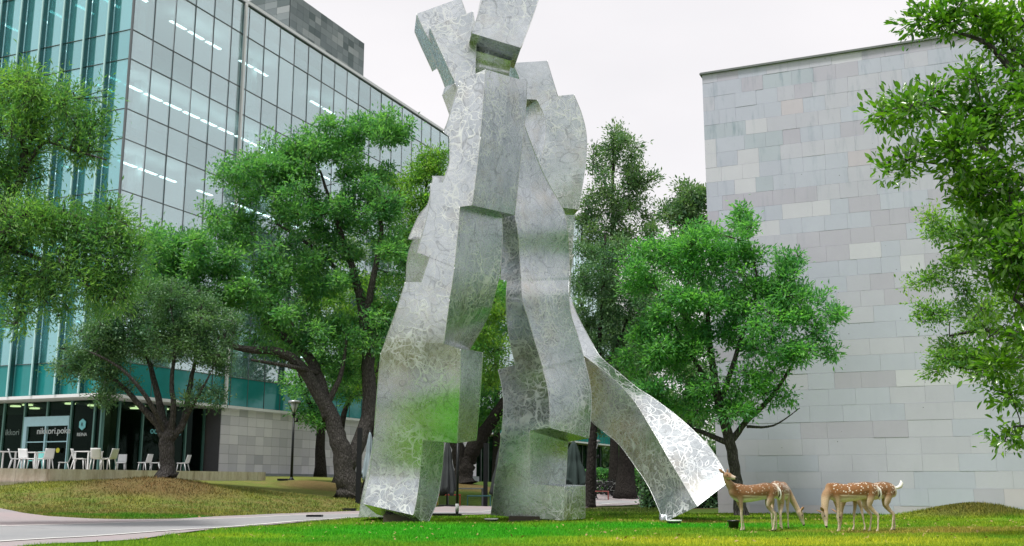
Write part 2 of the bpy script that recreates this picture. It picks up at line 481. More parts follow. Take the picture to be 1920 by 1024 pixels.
def stone_wall():
    root = empty('stone_building', WP0, rz=math.atan2(WDIR[1], WDIR[0]), label='tall windowless building clad in pale blue grey stone blocks behind the deer', cat='building')
    H = 15.52; zb = -.25; Lw = 24.0
    mort = mat_plain('joint_mortar', (.42, .46, .51), .9)
    b = MB(); b.box(0, Lw, .05, 10, zb, H - .06); b.build('wall', mort, root)
    c = MB(); c.box(-.08, Lw + .1, -.09, 10.1, H - .06, H - .01); c.box(-.05, Lw + .1, -.06, 10.0, H - .01, H + .02)
    c.build('coping', mat_plain('coping_metal', (.15, .17, .17), .6, var=.3, scale=2), root)
    mats = [stone_mat('stone_blue_grey', (.505,.535,.645)), stone_mat('stone_grey', (.53,.54,.635)), stone_mat('stone_mauve_grey', (.49,.485,.58)), stone_mat('stone_pale', (.60,.61,.69), .3), stone_mat('stone_pinkish', (.56,.53,.60), .2), stone_mat('stone_teal_grey', (.455,.505,.59), .8)]
    wts = [.41, .28, .17, .10, .01, .03]
    course = .53; rows = int((H - .06 - zb) / course); cache = {}; cells = []
    rr = random.Random(11)
    for r in range(rows + 1):
        z0 = zb + r * course; z1 = min(z0 + course, H - .06)
        if z1 - z0 < .1: continue
        x = 0.0; first = True; k = rr.choices(range(6), wts)[0]
        while x < Lw - .05:
            base = .74 if z0 > 6.5 else rr.choice([1.05, 1.3, 1.05])
            w = base * (rr.choice([.55, 1, .75]) if first else rr.choice([1, 1, 1, .8, 1.35])); first = False
            w = min(w, Lw - x)
            if rr.random() < .55 or k == 4: k = rr.choices(range(6), wts)[0]
            kk = k
            if z0 < .45 and rr.random() < .45: kk = 4
            if 10.5 < z0 < 13.5 and x < 2.2: kk = rr.choices([3, 5, 0], [.4, .4, .3])[0]
            cells.append((x, w, z0, z1, kk)); x += w
    vis = [c for c in cells if c[0] < 9.6]; vis.sort(key=lambda c: -c[1]); one = set(map(id, vis[:298]))
    rest = {k: MB() for k in range(6)}
    for cc in cells:
        x, w, z0, z1, k = cc; g = .002; d = rr.uniform(.0, .010)
        if id(cc) in one:
            key = (round(w, 2), round(z1 - z0, 2), k)
            if key not in cache:
                bb = MB(); bb.box(g, w - g, 0, .055, g, z1 - z0 - g)
                me = bpy.data.meshes.new('block'); me.from_pydata(bb.v, [], bb.f); me.materials.append(mats[k]); cache[key] = me
            o = link('block', cache[key], root); o.location = (x, -d, z0)
        else:
            rest[k].box(x + g, x + w - g, -d, .07, z0 + g, z1 - g)
    for k, mb in rest.items():
        if mb.n: mb.build('block_rest', mats[k], root, kind='stuff')
    # small floodlight low on the wall
    f = MB(); f.box(4.35, 4.52, -.14, -.02, .42, .56); f.build('wall_lamp', mat_plain('black_plastic', (.02, .02, .022), .5), root)
stone_wall()

# ---------------------------------------------------------------- glass building
BC = at(196, 737, 50); BC[2] = 0
BY = R(23.55)
BU = np.array([math.sin(BY), math.cos(BY), 0]); BV = np.array([-math.cos(BY), math.sin(BY), 0])
BROT = math.atan2(BU[1], BU[0])       # local x = along right facade, local y = inward / along left facade
ZF = 5.16
LEV = [5.16, 6.75, 9.38, 10.95, 13.58, 15.15, 17.78, 19.35, 22.0, 23.57, 26.84, 28.93]
SPAND = {0, 2, 4, 6, 8, 10}
PW = 1.535
def glass_mat(name, tint, refl, refl_tint, fill=None, fillw=0.0, rough=.02):
    m, n, p, out = new_mat(name); n.nodes.remove(p)
    inf = N(n, 'ShaderNodeObjectInfo')
    v = ramp(n, inf.outputs['Random'], [(0, .86), (.5, 1.0), (1, 1.07)])
    gl_ = N(n, 'ShaderNodeBsdfGlossy'); gl_.inputs['Roughness'].default_value = rough
    n.links.new(mixc(n, 1.0, refl_tint, v, 'MULTIPLY'), gl_.inputs['Color'])
    tr = N(n, 'ShaderNodeBsdfTransparent'); tr.inputs['Color'].default_value = (*tint, 1)
    inner = tr.outputs[0]
    if fill:
        df = N(n, 'ShaderNodeBsdfDiffuse')
        g = noise(n, pos(n), .9, 6, .7)
        n.links.new(mixc(n, g, tuple(x * .8 for x in fill), tuple(x * 1.2 for x in fill)), df.inputs['Color'])
        mm = N(n, 'ShaderNodeMixShader'); mm.inputs[0].default_value = fillw
        n.links.new(tr.outputs[0], mm.inputs[1]); n.links.new(df.outputs[0], mm.inputs[2]); inner = mm.outputs[0]
    ge = N(n, 'ShaderNodeNewGeometry'); dt = N(n, 'ShaderNodeVectorMath'); dt.operation = 'DOT_PRODUCT'
    n.links.new(ge.outputs['Normal'], dt.inputs[0]); n.links.new(ge.outputs['Incoming'], dt.inputs[1])
    fr_ = mth(n, 'POWER', mth(n, 'SUBTRACT', 1.0, mth(n, 'ABSOLUTE', dt.outputs['Value']), clamp=True), 5.0)
    fac = mth(n, 'ADD', mth(n, 'MULTIPLY', fr_, 1 - refl), refl, clamp=True)
    wv = noise(n, pos(n), .35, 2)
    bm = N(n, 'ShaderNodeBump'); bm.inputs['Strength'].default_value = .12; bm.inputs['Distance'].default_value = .05
    n.links.new(wv, bm.inputs['Height']); n.links.new(bm.outputs[0], gl_.inputs['Normal'])
    ms = N(n, 'ShaderNodeMixShader'); n.links.new(fac, ms.inputs[0])
    n.links.new(inner, ms.inputs[1]); n.links.new(gl_.outputs[0], ms.inputs[2])
    n.links.new(ms.outputs[0], out.inputs['Surface'])
    return m
G_right = glass_mat('curtain_glass', (.74, .90, .92), .40, (.90, 1.0, 1.0), (.45, .70, .73), .12)
G_left = glass_mat('teal_glass', (.30, .62, .64), .50, (.58, .90, .93), (.16, .56, .60), .40)
G_low = glass_mat('lobby_glass', (.34, .46, .42), .02, (.30, .42, .38))
G_panel = glass_mat('teal_panel_glass', (.0, .0, .0), .10, (.5, .8, .8), (.02, .225, .225), 1.0, .08)
G_fin = glass_mat('fin_glass', (.10, .22, .22), .16, (.4, .7, .7), (.035, .10, .10), .6, .05)
M_mull = mat_plain('dark_mullion', (.14, .16, .17), .45, .4)
M_white = mat_plain('white_metal', (.72, .74, .76), .45, 0, .06)
M_edge = mat_plain('fin_edge', (.42, .66, .68), .4, 0, .1)
M_slab = mat_plain('interior_ceiling', (.72, .80, .81), .9)
M_core = mat_plain('interior_wall', (.62, .74, .75), .9)
M_strip = mat_plain('light_strip', (1, 1, 1), .5, var=0, emit=((1, .97, .92), 5.5))
M_warm = mat_plain('warm_lamp', (1, .9, .7), .5, var=0, emit=((1, .78, .45), 4.5))
def building():
    root = empty('glass_building', BC, rz=BROT, label='large teal glass office building with vertical fins and a cafe at its corner', cat='building')
    NR = 50; NL = 11
    # floor slabs and core walls
    s = MB()
    for z in LEV[0::2][:6]: s.box(.12, NR * PW, .12, 17, z + .35, z + .75)
    s.box(.12, NR * PW, .12, 17, 28.2, 28.5)
    s.build('floor_slab', M_slab, root)
    c = MB(); c.box(6.5, NR * PW, 7.5, 7.7, ZF, 28.2); c.box(6.5, 6.7, 7.7, 17, ZF, 28.2)
    for u in (3.2, 12.5, 22, 31): 
        for v in (2.2,): c.box(u, u + .5, v, v + .5, ZF, 28.2)
    c.box(2.2, 2.7, 7, 7.5, ZF, 28.2); c.box(2.2, 2.7, 11.7, 12.2, ZF, 28.2)
    c.build('core_wall', M_core, root)
    # roof
    r = MB(); r.box(.1, NR * PW, .1, 17, 28.7, 28.9); r.build('roof', M_core, root)
    r = MB(); r.box(-.06, NR * PW, -.08, .16, 28.86, 29.06); r.box(-.06, .16, .16, 17.3, 28.86, 29.06); r.build('parapet', M_white, root)
    r = MB(); r.box(-.1, NR * PW, -.10, .14, 28.78, 28.855); r.box(-.1, .14, .14, 17.3, 28.78, 28.855); r.build('parapet_trim', M_mull, root)
    # panes
    cache = {}
    def pane(kind, w, h, mat, glassname):
        key = (kind, round(w, 3), round(h, 3), mat.name)
        if key not in cache:
            b = MB()
            if kind == 'r': b.box(.012, w - .012, 0, .02, .012, h - .012)
            else: b.box(0, .02, .012, w - .012, .012, h - .012)
            me = bpy.data.meshes.new(glassname); me.from_pydata(b.v, [], b.f); me.materials.append(mat); cache[key] = me
        return cache[key]
    rr = random.Random(5)
    count = 0; restR = MB(); restL = MB(); restP = MB()
    for i in range(NR):
        for j in range(11):
            z0, z1 = LEV[j], LEV[j + 1]; low = (j == 0)
            mat = G_panel if low else G_right
            if i < 19 or (low and i < 34):
                o = link('spandrel_panel' if low else 'window_pane', pane('r', PW, z1 - z0, mat, 'window_pane'), root)
                o.location = (i * PW, .0, z0); o.rotation_euler = (rr.uniform(-.003, .003), 0, rr.uniform(-.006, .006))
            else: (restP if low else restR).box(i * PW + .02, (i + 1) * PW - .02, 0, .02, z0 + .02, z1 - .02)
    restR.build('window_panes_far', G_right, root, kind='stuff'); restP.build('spandrel_panels_far', G_panel, root, kind='stuff')
    off = -.28; PL = 1.555
    for i in range(NL):
        for j in range(11):
            z0, z1 = LEV[j], LEV[j + 1]; low = (j == 0)
            v0 = max(0, off + i * PL); v1 = off + (i + 1) * PL
            mat = G_panel if low else G_left
            if i < 7:
                o = link('spandrel_panel' if low else 'window_pane', pane('l', v1 - v0, z1 - z0, mat, 'window_pane'), root)
                o.location = (0, v0, z0); o.rotation_euler = (0, 0, rr.uniform(-.003, .003))
            else: restL.box(0, .02, v0 + .02, v1 - .02, z0 + .02, z1 - .02)
    restL.build('window_panes_left_far', G_left, root, kind='stuff')
    # frame bars between the panes
    m = MB()
    for i in range(0, NR + 1): m.box(i * PW - .012, i * PW + .012, -.03, .08, ZF, 28.78)
    for z in LEV[1:-1]: m.box(0, NR * PW, -.04, .075, z - .014, z + .014)
    for z in LEV[1:-1]: m.box(-.04, .075, 0, NL * PL, z - .014, z + .014)
    m.box(-.07, .03, -.07, .03, ZF, 28.8)
    m.build('facade_frame', M_mull, root)
    # fins on the left facade, one object each
    fm = MB(); fm.box(-.34, -.06, -.03, .03, ZF, 28.75); fme = bpy.data.meshes.new('fin'); fme.from_pydata(fm.v, [], fm.f); fme.materials.append(G_fin)
    em = MB(); em.box(-.41, -.342, -.045, .045, ZF, 28.75); eme = bpy.data.meshes.new('fin_edge'); eme.from_pydata(em.v, [], em.f); eme.materials.append(M_edge)
    for i in range(1, NL + 1):
        f = link('fin', fme, root); f.location = (0, off + i * PL, 0)
        e = link('fin_edge', eme, f)
    # white vertical downpipe-like trims on the right facade
    for k in (5.68,):
        t = MB(); t.box(k * PW - .07, k * PW + .07, -.20, -.05, ZF + .02, 28.78); t.build('white_trim', M_white, root)
    # soffit with white edge band over the recessed ground floor
    t = MB(); t.box(-.12, 8.62, -.12, 17, ZF - .20, ZF - .004); t.build('soffit', mat_plain('soffit', (.45, .48, .46), .8), root)
    t = MB(); t.box(-.30, NR * PW, -.30, -.123, ZF - .16, ZF - .01); t.box(-.30, -.123, -.12, NL * PL, ZF - .16, ZF - .01); t.build('edge_band', M_white, root)
    # office light strips hung below each slab
    sm = MB(); sm.box(0, 1.25, -.09, .09, 0, .04); sme = bpy.data.meshes.new('light_strip'); sme.from_pydata(sm.v, [], sm.f); sme.materials.append(M_strip)
    for z in LEV[2::2]:
        for i in range(0, 14):
            if rr.random() < .18: continue
            o = link('light_strip', sme, root); o.location = (i * PW + .25, 2.0, z + .12 - .55)
    for z in LEV[2::2]:
        for i in range(0, 6):
            if rr.random() < .35: continue
            o = link('light_strip', sme, root); o.location = (1.2 , i * 1.9 + 1.5, z + .12 - .55)
    return root
BLD = building()
def bl(u, v, z): return BC + BU * u + BV * v + np.array([0, 0, z])

# stone base wall and roof block: pieces laid one by one
T_mats = [stone_mat('tile_grey', (.70,.685,.745), .1, False), stone_mat('tile_mid', (.63,.62,.68), .1, False), stone_mat('tile_light', (.78,.765,.82), .1, False), stone_mat('tile_dark', (.54,.54,.59), .1, False)]
P_mats = [stone_mat('slate_tile', (.21, .235, .245), .1, False), stone_mat('slate_mid', (.165, .19, .20), .1, False), stone_mat('slate_light', (.30, .32, .325), .1, False), stone_mat('slate_dark', (.115, .14, .145), .1, False)]
def tiles(parent, u0, u1, v, z0, z1, tw, th, mats, rr, side=False, name='tile', limit=999, wts=(.4, .25, .25, .1)):
    nu = max(1, round((u1 - u0) / tw)); nz_ = max(1, round((z1 - z0) / th)); tw = (u1 - u0) / nu; th = (z1 - z0) / nz_
    cache = {}; rest = [MB() for _ in mats]; c = 0
    for i in range(nu):
        for j in range(nz_):
            k = rr.choices(range(len(mats)), wts)[0]; d = rr.uniform(0, .010); g = .007
            if c < limit:
                if k not in cache:
                    b = MB()
                    if side: b.box(0, .04, g, tw - g, g, th - g)
                    else: b.box(g, tw - g, 0, .04, g, th - g)
                    me = bpy.data.meshes.new(name); me.from_pydata(b.v, [], b.f); me.materials.append(mats[k]); cache[k] = me
                o = link(name, cache[k], parent); c += 1
                o.location = (v - d, u0 + i * tw, z0 + j * th) if side else (u0 + i * tw, v - d, z0 + j * th)
            else:
                if side: rest[k].box(v - d, v + .04, u0 + i * tw + g, u0 + (i + 1) * tw - g, z0 + j * th + g, z0 + (j + 1) * th - g)
                else: rest[k].box(u0 + i * tw + g, u0 + (i + 1) * tw - g, v - d, v + .04, z0 + j * th + g, z0 + (j + 1) * th - g)
    for k, mb in enumerate(rest):
        if mb.n: mb.build(name + '_rest', mats[k], parent, kind='stuff')
rr = random.Random(3)
b = MB(); b.box(8.62, 41, .06, 16, .6, 5.15); bw = b.build('base_wall', mat_plain('tile_joint', (.10, .10, .11), .9), BLD)
tiles(bw, 8.62, 41.0, .02, 1.50, 5.14, .765, .52, T_mats, rr, limit=154)
b = MB(); b.box(8.9, 41, -.25, .015, .55, 1.49); b.build('grey_plinth', mat_plain('plinth_stone', (.27, .30, .32), .8, var=.25, scale=3), BLD)
b = MB(); b.box(21.4, 31.6, 6.06, 15, 28.9, 36.45); ph = b.build('roof_block', mat_plain('slate_joint', (.05, .06, .06), .9), BLD)
tiles(ph, 21.4, 31.6, 6.0, 31.6, 36.45, .78, .54, P_mats, rr, limit=130, wts=(.4, .3, .15, .15))
tiles(ph, 6.06, 15, 21.34, 32.2, 36.45, 1.1, .54, P_mats, rr, side=True, limit=16, wts=(.4, .3, .1, .2))

b = MB(); b.box(41, 76.7, -.12, 16, ZF - .20, ZF - .004); b.build('soffit', mat_plain('far_soffit', (.62, .58, .57), .8), BLD)
b = MB(); b.box(41.1, 76.6, 1.2, 1.3, .3, ZF - .2); b.build('lobby_glazing', G_low, BLD)
b = MB(); b.box(41.1, 76.6, 2.4, 12.3, .3, ZF - .2); b.build('lobby_back_wall', mat_plain('lobby_wall', (.10, .17, .16), .8), BLD)
b = MB()
for k in range(24): b.box(41.2 + k * 1.5, 41.3 + k * 1.5, 1.1, 1.35, .3, ZF - .2)
b.build('lobby_mullions', M_mull, BLD)
# ---------------------------------------------------------------- cafe at the corner
def sign_text(name, body, size, mat, parent, loc, rot, depth=.012):
    cu = bpy.data.curves.new(name, 'FONT'); cu.body = body; cu.size = size; cu.extrude = depth; cu.align_x = 'CENTER'
    tmp = bpy.data.objects.new(name + '_tmp', cu); COL.objects.link(tmp)
    bpy.context.view_layer.update()
    me = bpy.data.meshes.new_from_object(tmp.evaluated_get(bpy.context.evaluated_depsgraph_get()))
    bpy.data.objects.remove(tmp)
    me.materials.clear(); me.materials.append(mat); me.name = name
    o = link(name, me, parent); o.location = loc; o.rotation_euler = rot
    return o
FZ = 1.5      # cafe floor
RC = 1.0      # recess of the ground floor glass
def cafe():
    root = BLD
    M_dark = mat_plain('cafe_wall', (.035, .05, .047), .8)
    fl = MB(); fl.box(RC, 8.6, RC, 17, .2, FZ); fl.build('cafe_floor', mat_plain('floor_tile', (.22, .24, .23), .5), root)
    w = MB(); w.box(7.9, 8.1, 3.0, 17, FZ, ZF - .2); w.box(RC + 4.5, 7.9, 9, 9.2, FZ, ZF - .2); w.box(3.2, 5.2, 5.2, 5.4, FZ, ZF - .2); w.build('cafe_back_wall', M_dark, root)
    y = MB(); y.box(7.4, 8.5, 2.2, 2.4, FZ, ZF - .3); y.build('yellow_partition', mat_plain('ochre_board', (.22, .15, .03), .7, var=.25, scale=3), root)
    pil = MB(); pil.box(4.2, 4.9, 3.6, 4.3, FZ, ZF - .2); pil.build('cafe_column', mat_plain('column_plaster', (.28, .31, .28), .8), root)
    pw = MB()
    M_gf = mat_plain('green_frame', (.10, .22, .20), .4, .3)
    us = [RC, 2.03, 3.67, 5.28, 6.9, 8.35]
    for a, b_ in zip(us[:-1], us[1:]):
        p = MB(); p.box(a + .04, b_ - .04, RC, RC + .02, FZ + .04, ZF - .2); p.build('lobby_pane', G_low, root)
    fr = MB()
    for a in us: fr.box(a - .045, a + .045, RC - .10, RC + .06, FZ, ZF - .2)
    vs = [RC, 1.45, 2.95, 4.55, 6.07, 7.5, 9.05, 10.6, 12.1, 13.6, 15.1]
    for a in vs: fr.box(RC - .10, RC + .06, a - .05, a + .05, FZ, ZF - .2)
    fr.box(RC, 8.6, RC - .05, RC + .05, FZ, FZ + .06)
    fr.build('lobby_frame', M_gf, root)
    for i, (a, b_) in enumerate(zip(vs[:-1], vs[1:])):
        if i in (2, 3):
            p = MB(); p.box(RC, RC + .02, a + .05, b_ - .05, 4.25, ZF - .2); p.build('lobby_pane', G_low, root)
            p = MB(); p.box(RC, RC + .02, a + .10, b_ - .08, FZ + .1, 3.75); p.build('door_pane', G_low, root)
        else:
            p = MB(); p.box(RC, RC + .02, a + .05, b_ - .05, FZ + .04, ZF - .2); p.build('lobby_pane', G_low, root)
    d0, d1 = vs[2] + .07, vs[4] - .05
    d = MB(); x0, x1 = RC - .12, RC + .05
    d.box(x0, x1, d0, d1, 3.75, 4.22); d.box(x0, x1, d1 - .22, d1, FZ, 3.75); d.box(x0, x1, d0, d0 + .05, FZ, 3.75)
    d.box(x0, x1, vs[3] - .06, vs[3] + .03, FZ, 3.75); d.box(x0 + .05, x1 - .05, d0 + .05, d1 - .22, 2.95, 3.0)
    door = d.build('sliding_door', mat_plain('pale_blue_metal', (.36, .60, .68), .4), root)
    yy = MB(); yy.tube([(x0 - .01, vs[2] + .62, 2.55), (x0 - .03, vs[2] + .62, 2.55)], .12, 20); yy.build('round_sticker', mat_plain('yellow_sticker', (.55, .55, .03), .5), door)
    M_let = mat_plain('white_lettering', (.50, .56, .57), .5); M_cy = mat_plain('cyan_lettering', (.16, .50, .54), .5)
    rot = (R(90), 0, R(-90))
    sign_text('lettering', 'nikkori.poke', .44, M_let, root, (RC - .14, 3.95, 3.36), rot)
    sign_text('lettering', 'REINA', .23, M_let, root, (RC - .03, 2.2, 3.22), rot)
    sign_text('lettering', 'ikkori', .42, mat_plain('dim_lettering', (.16, .22, .21), .5), root, (RC - .03, 6.85, 3.35), rot)
    hx = MB()
    cx = 2.2
    ring = [(RC - .06, cx + .25 * math.cos(R(90 + 60 * k)) * .95, 3.78 + .28 * math.sin(R(90 + 60 * k))) for k in range(6)]
    hx.add(ring + [(RC - .03, q[1], q[2]) for q in ring], [tuple(range(6)), tuple(range(11, 5, -1))] + [(k, (k + 1) % 6, 6 + (k + 1) % 6, 6 + k)[::-1] for k in range(6)])
    h = hx.build('hexagon_logo', M_cy, root)
    sign_text('logo_letter', 'R', .26, mat_plain('logo_dark', (.02, .06, .07), .5), root, (RC - .07, cx, 3.69), rot, .004)
    sign_text('lettering', 'ocierworks', .50, M_cy, root, (5.3, RC - .14, 3.45), (R(90), 0, 0))
    # round ceiling lamps
    lm = MB(); lm.disc((0, 0, 0), .26, .05, 20); me = bpy.data.meshes.new('ceiling_lamp'); me.from_pydata(lm.v, [], lm.f); me.materials.append(M_warm)
    for (u, v) in ((2.0, 4.2), (3.4, 4.1), (2.2, 8.2), (5.0, 2.4), (5.9, 3.6), (1.8, 6.9), (3.8, 8.6), (7.0, 2.6)):
        o = link('ceiling_lamp', me, root); o.location = (u, v, ZF - .28)
cafe()

# terrace: slab, retaining wall panels
def terrace():
    M_con, n, p, out = new_mat('weathered_concrete')
    P = pos(n); mpn = N(n, 'ShaderNodeMapping'); mpn.inputs['Scale'].default_value = (1.3, 1.3, .28); n.links.new(P, mpn.inputs[0])
    s = noise(n, mpn.outputs[0], 2.4, 8, .7); g = noise(n, P, 12, 6, .7)
    c = ramp(n, s, [(.28, (.30, .23, .16)), (.40, (.58, .50, .42)), (.55, (.74, .67, .60)), (.75, (.82, .77, .72))])
    c = mixc(n, 1.0, c, ramp(n, g, [(.2, .85), (.8, 1.1)]), 'MULTIPLY')
    n.links.new(c, p.inputs['Base Color']); p.inputs['Roughness'].default_value = .9; bump(n, p, g, .3, .01)
    root = empty('terrace', BC, rz=BROT, label='low weathered concrete terrace with cafe chairs in front of the glass building', cat='terrace')
    b = MB(); b.box(-16, 4.7, -5.72, RC, .3, FZ - .02); b.box(4.7, 8.6, -2.5, RC, .3, FZ - .02); b.build('deck', mat_plain('deck_paving', (.40, .38, .36), .8), root)
    b = MB(); b.box(-16, -.05, RC, 14, .3, FZ - .02); b.build('deck', mat_plain('deck_paving_b', (.40, .38, .36), .8), root)
    x = -16.0; rr = random.Random(4)
    while x < 4.75:
        w = 2.02; w = min(w, 4.8 - x)
        q = MB(); q.box(x + .008, x + w - .008, -5.9 - rr.uniform(0, .01), -5.725, .55, FZ); q.build('wall_panel', M_con, root)
        x += 2.02
    q = MB(); q.box(-17, -8.2, -6.35, -5.93, .2, 1.02); q.build('lower_step', M_con, root)
    # stair recess right of the wall
    q = MB()
    for k in range(3): q.box(4.85, 6.4, -5.7 + .5 * k, -2.52, .5 + .32 * k, .82 + .32 * k)
    q.build('steps', mat_plain('dark_step', (.08, .10, .10), .8), root)
terrace()
# ---------------------------------------------------------------- brushed steel with scribbled grinding marks
def make_steel():
    m, n, p, out = new_mat('scribbled_steel')
    P = pos(n)
    def mapped(seed, vec=None):
        mpn = N(n, 'ShaderNodeMapping'); mpn.inputs['Location'].default_value = (seed * 7.3, seed * 3.1, seed * 5.7)
        mpn.inputs['Rotation'].default_value = (seed * .7, seed * 1.1, seed * .3)
        n.links.new(vec or P, mpn.inputs[0]); return mpn.outputs[0]
    wob = N(n, 'ShaderNodeTexNoise'); wob.inputs['Scale'].default_value = 3.0; wob.inputs['Detail'].default_value = 2; n.links.new(P, wob.inputs['Vector'])
    va = N(n, 'ShaderNodeVectorMath'); va.operation = 'MULTIPLY_ADD'; n.links.new(wob.outputs['Color'], va.inputs[0]); va.inputs[1].default_value = (.30, .30, .30); n.links.new(P, va.inputs[2])
    WP = va.outputs[0]
    def lines(scale, w, seed):
        f = noise(n, mapped(seed), scale, 0.6, .5, 1.1)
        a = mth(n, 'ABSOLUTE', mth(n, 'SUBTRACT', f, .5))
        return mth(n, 'SUBTRACT', 1.0, mth(n, 'DIVIDE', a, w), clamp=True)
    def loops(scale, r, w, seed):
        v = N(n, 'ShaderNodeTexVoronoi'); v.inputs['Scale'].default_value = scale; n.links.new(mapped(seed, WP), v.inputs['Vector'])
        a = mth(n, 'ABSOLUTE', mth(n, 'SUBTRACT', v.outputs['Distance'], r))
        return mth(n, 'SUBTRACT', 1.0, mth(n, 'DIVIDE', a, w), clamp=True)
    L = [loops(1.5, .24, .024, 1), loops(2.0, .28, .032, 2), loops(2.5, .22, .034, 3),
         lines(1.2, .013, 5), lines(1.6, .016, 6), lines(2.0, .018, 8), lines(1.4, .013, 12)]
    s = L[0]
    for q in L[1:]: s = mth(n, 'MAXIMUM', s, q)
    s = ramp(n, s, [(.15, 0.0), (.85, 1.0)])
    dens = ramp(n, noise(n, P, .5, 3, .6), [(.40, .10), (.60, 1.0)])
    s = mth(n, 'MULTIPLY', s, dens)
    dline = mth(n, 'MULTIPLY', mth(n, 'MAXIMUM', lines(1.5, .02, 11), loops(2.1, .26, .03, 17)), .45)
    cloud = noise(n, P, 1.1, 6, .65)
    fine = noise(n, P, 9, 6, .75)
    col = ramp(n, cloud, [(.3, (.45, .50, .52)), (.7, (.69, .735, .755))])
    col = mixc(n, 1.0, col, ramp(n, fine, [(.25, .84), (.75, 1.08)]), 'MULTIPLY')
    stain = noise(n, P, .8, 7, .7)
    col = mixc(n, ramp(n, stain, [(.50, 0.0), (.72, .55)]), col, (.52, .47, .37))
    col = mixc(n, dline, col, (.15, .16, .16))
    col = mixc(n, mth(n, 'MULTIPLY', s, .8), col, (.80, .82, .83))
    n.links.new(col, p.inputs['Base Color'])
    n.links.new(mth(n, 'SUBTRACT', .96, mth(n, 'MULTIPLY', s, .38)), p.inputs['Metallic'])
    n.links.new(mth(n, 'ADD', mth(n, 'ADD', .19, mth(n, 'MULTIPLY', fine, .16)), mth(n, 'MULTIPLY', s, .32)), p.inputs['Roughness'])
    h = mth(n, 'ADD', mth(n, 'MULTIPLY', s, .8), mth(n, 'MULTIPLY', fine, .7))
    bump(n, p, h, .14, .02)
    return m
M_steel = make_steel()

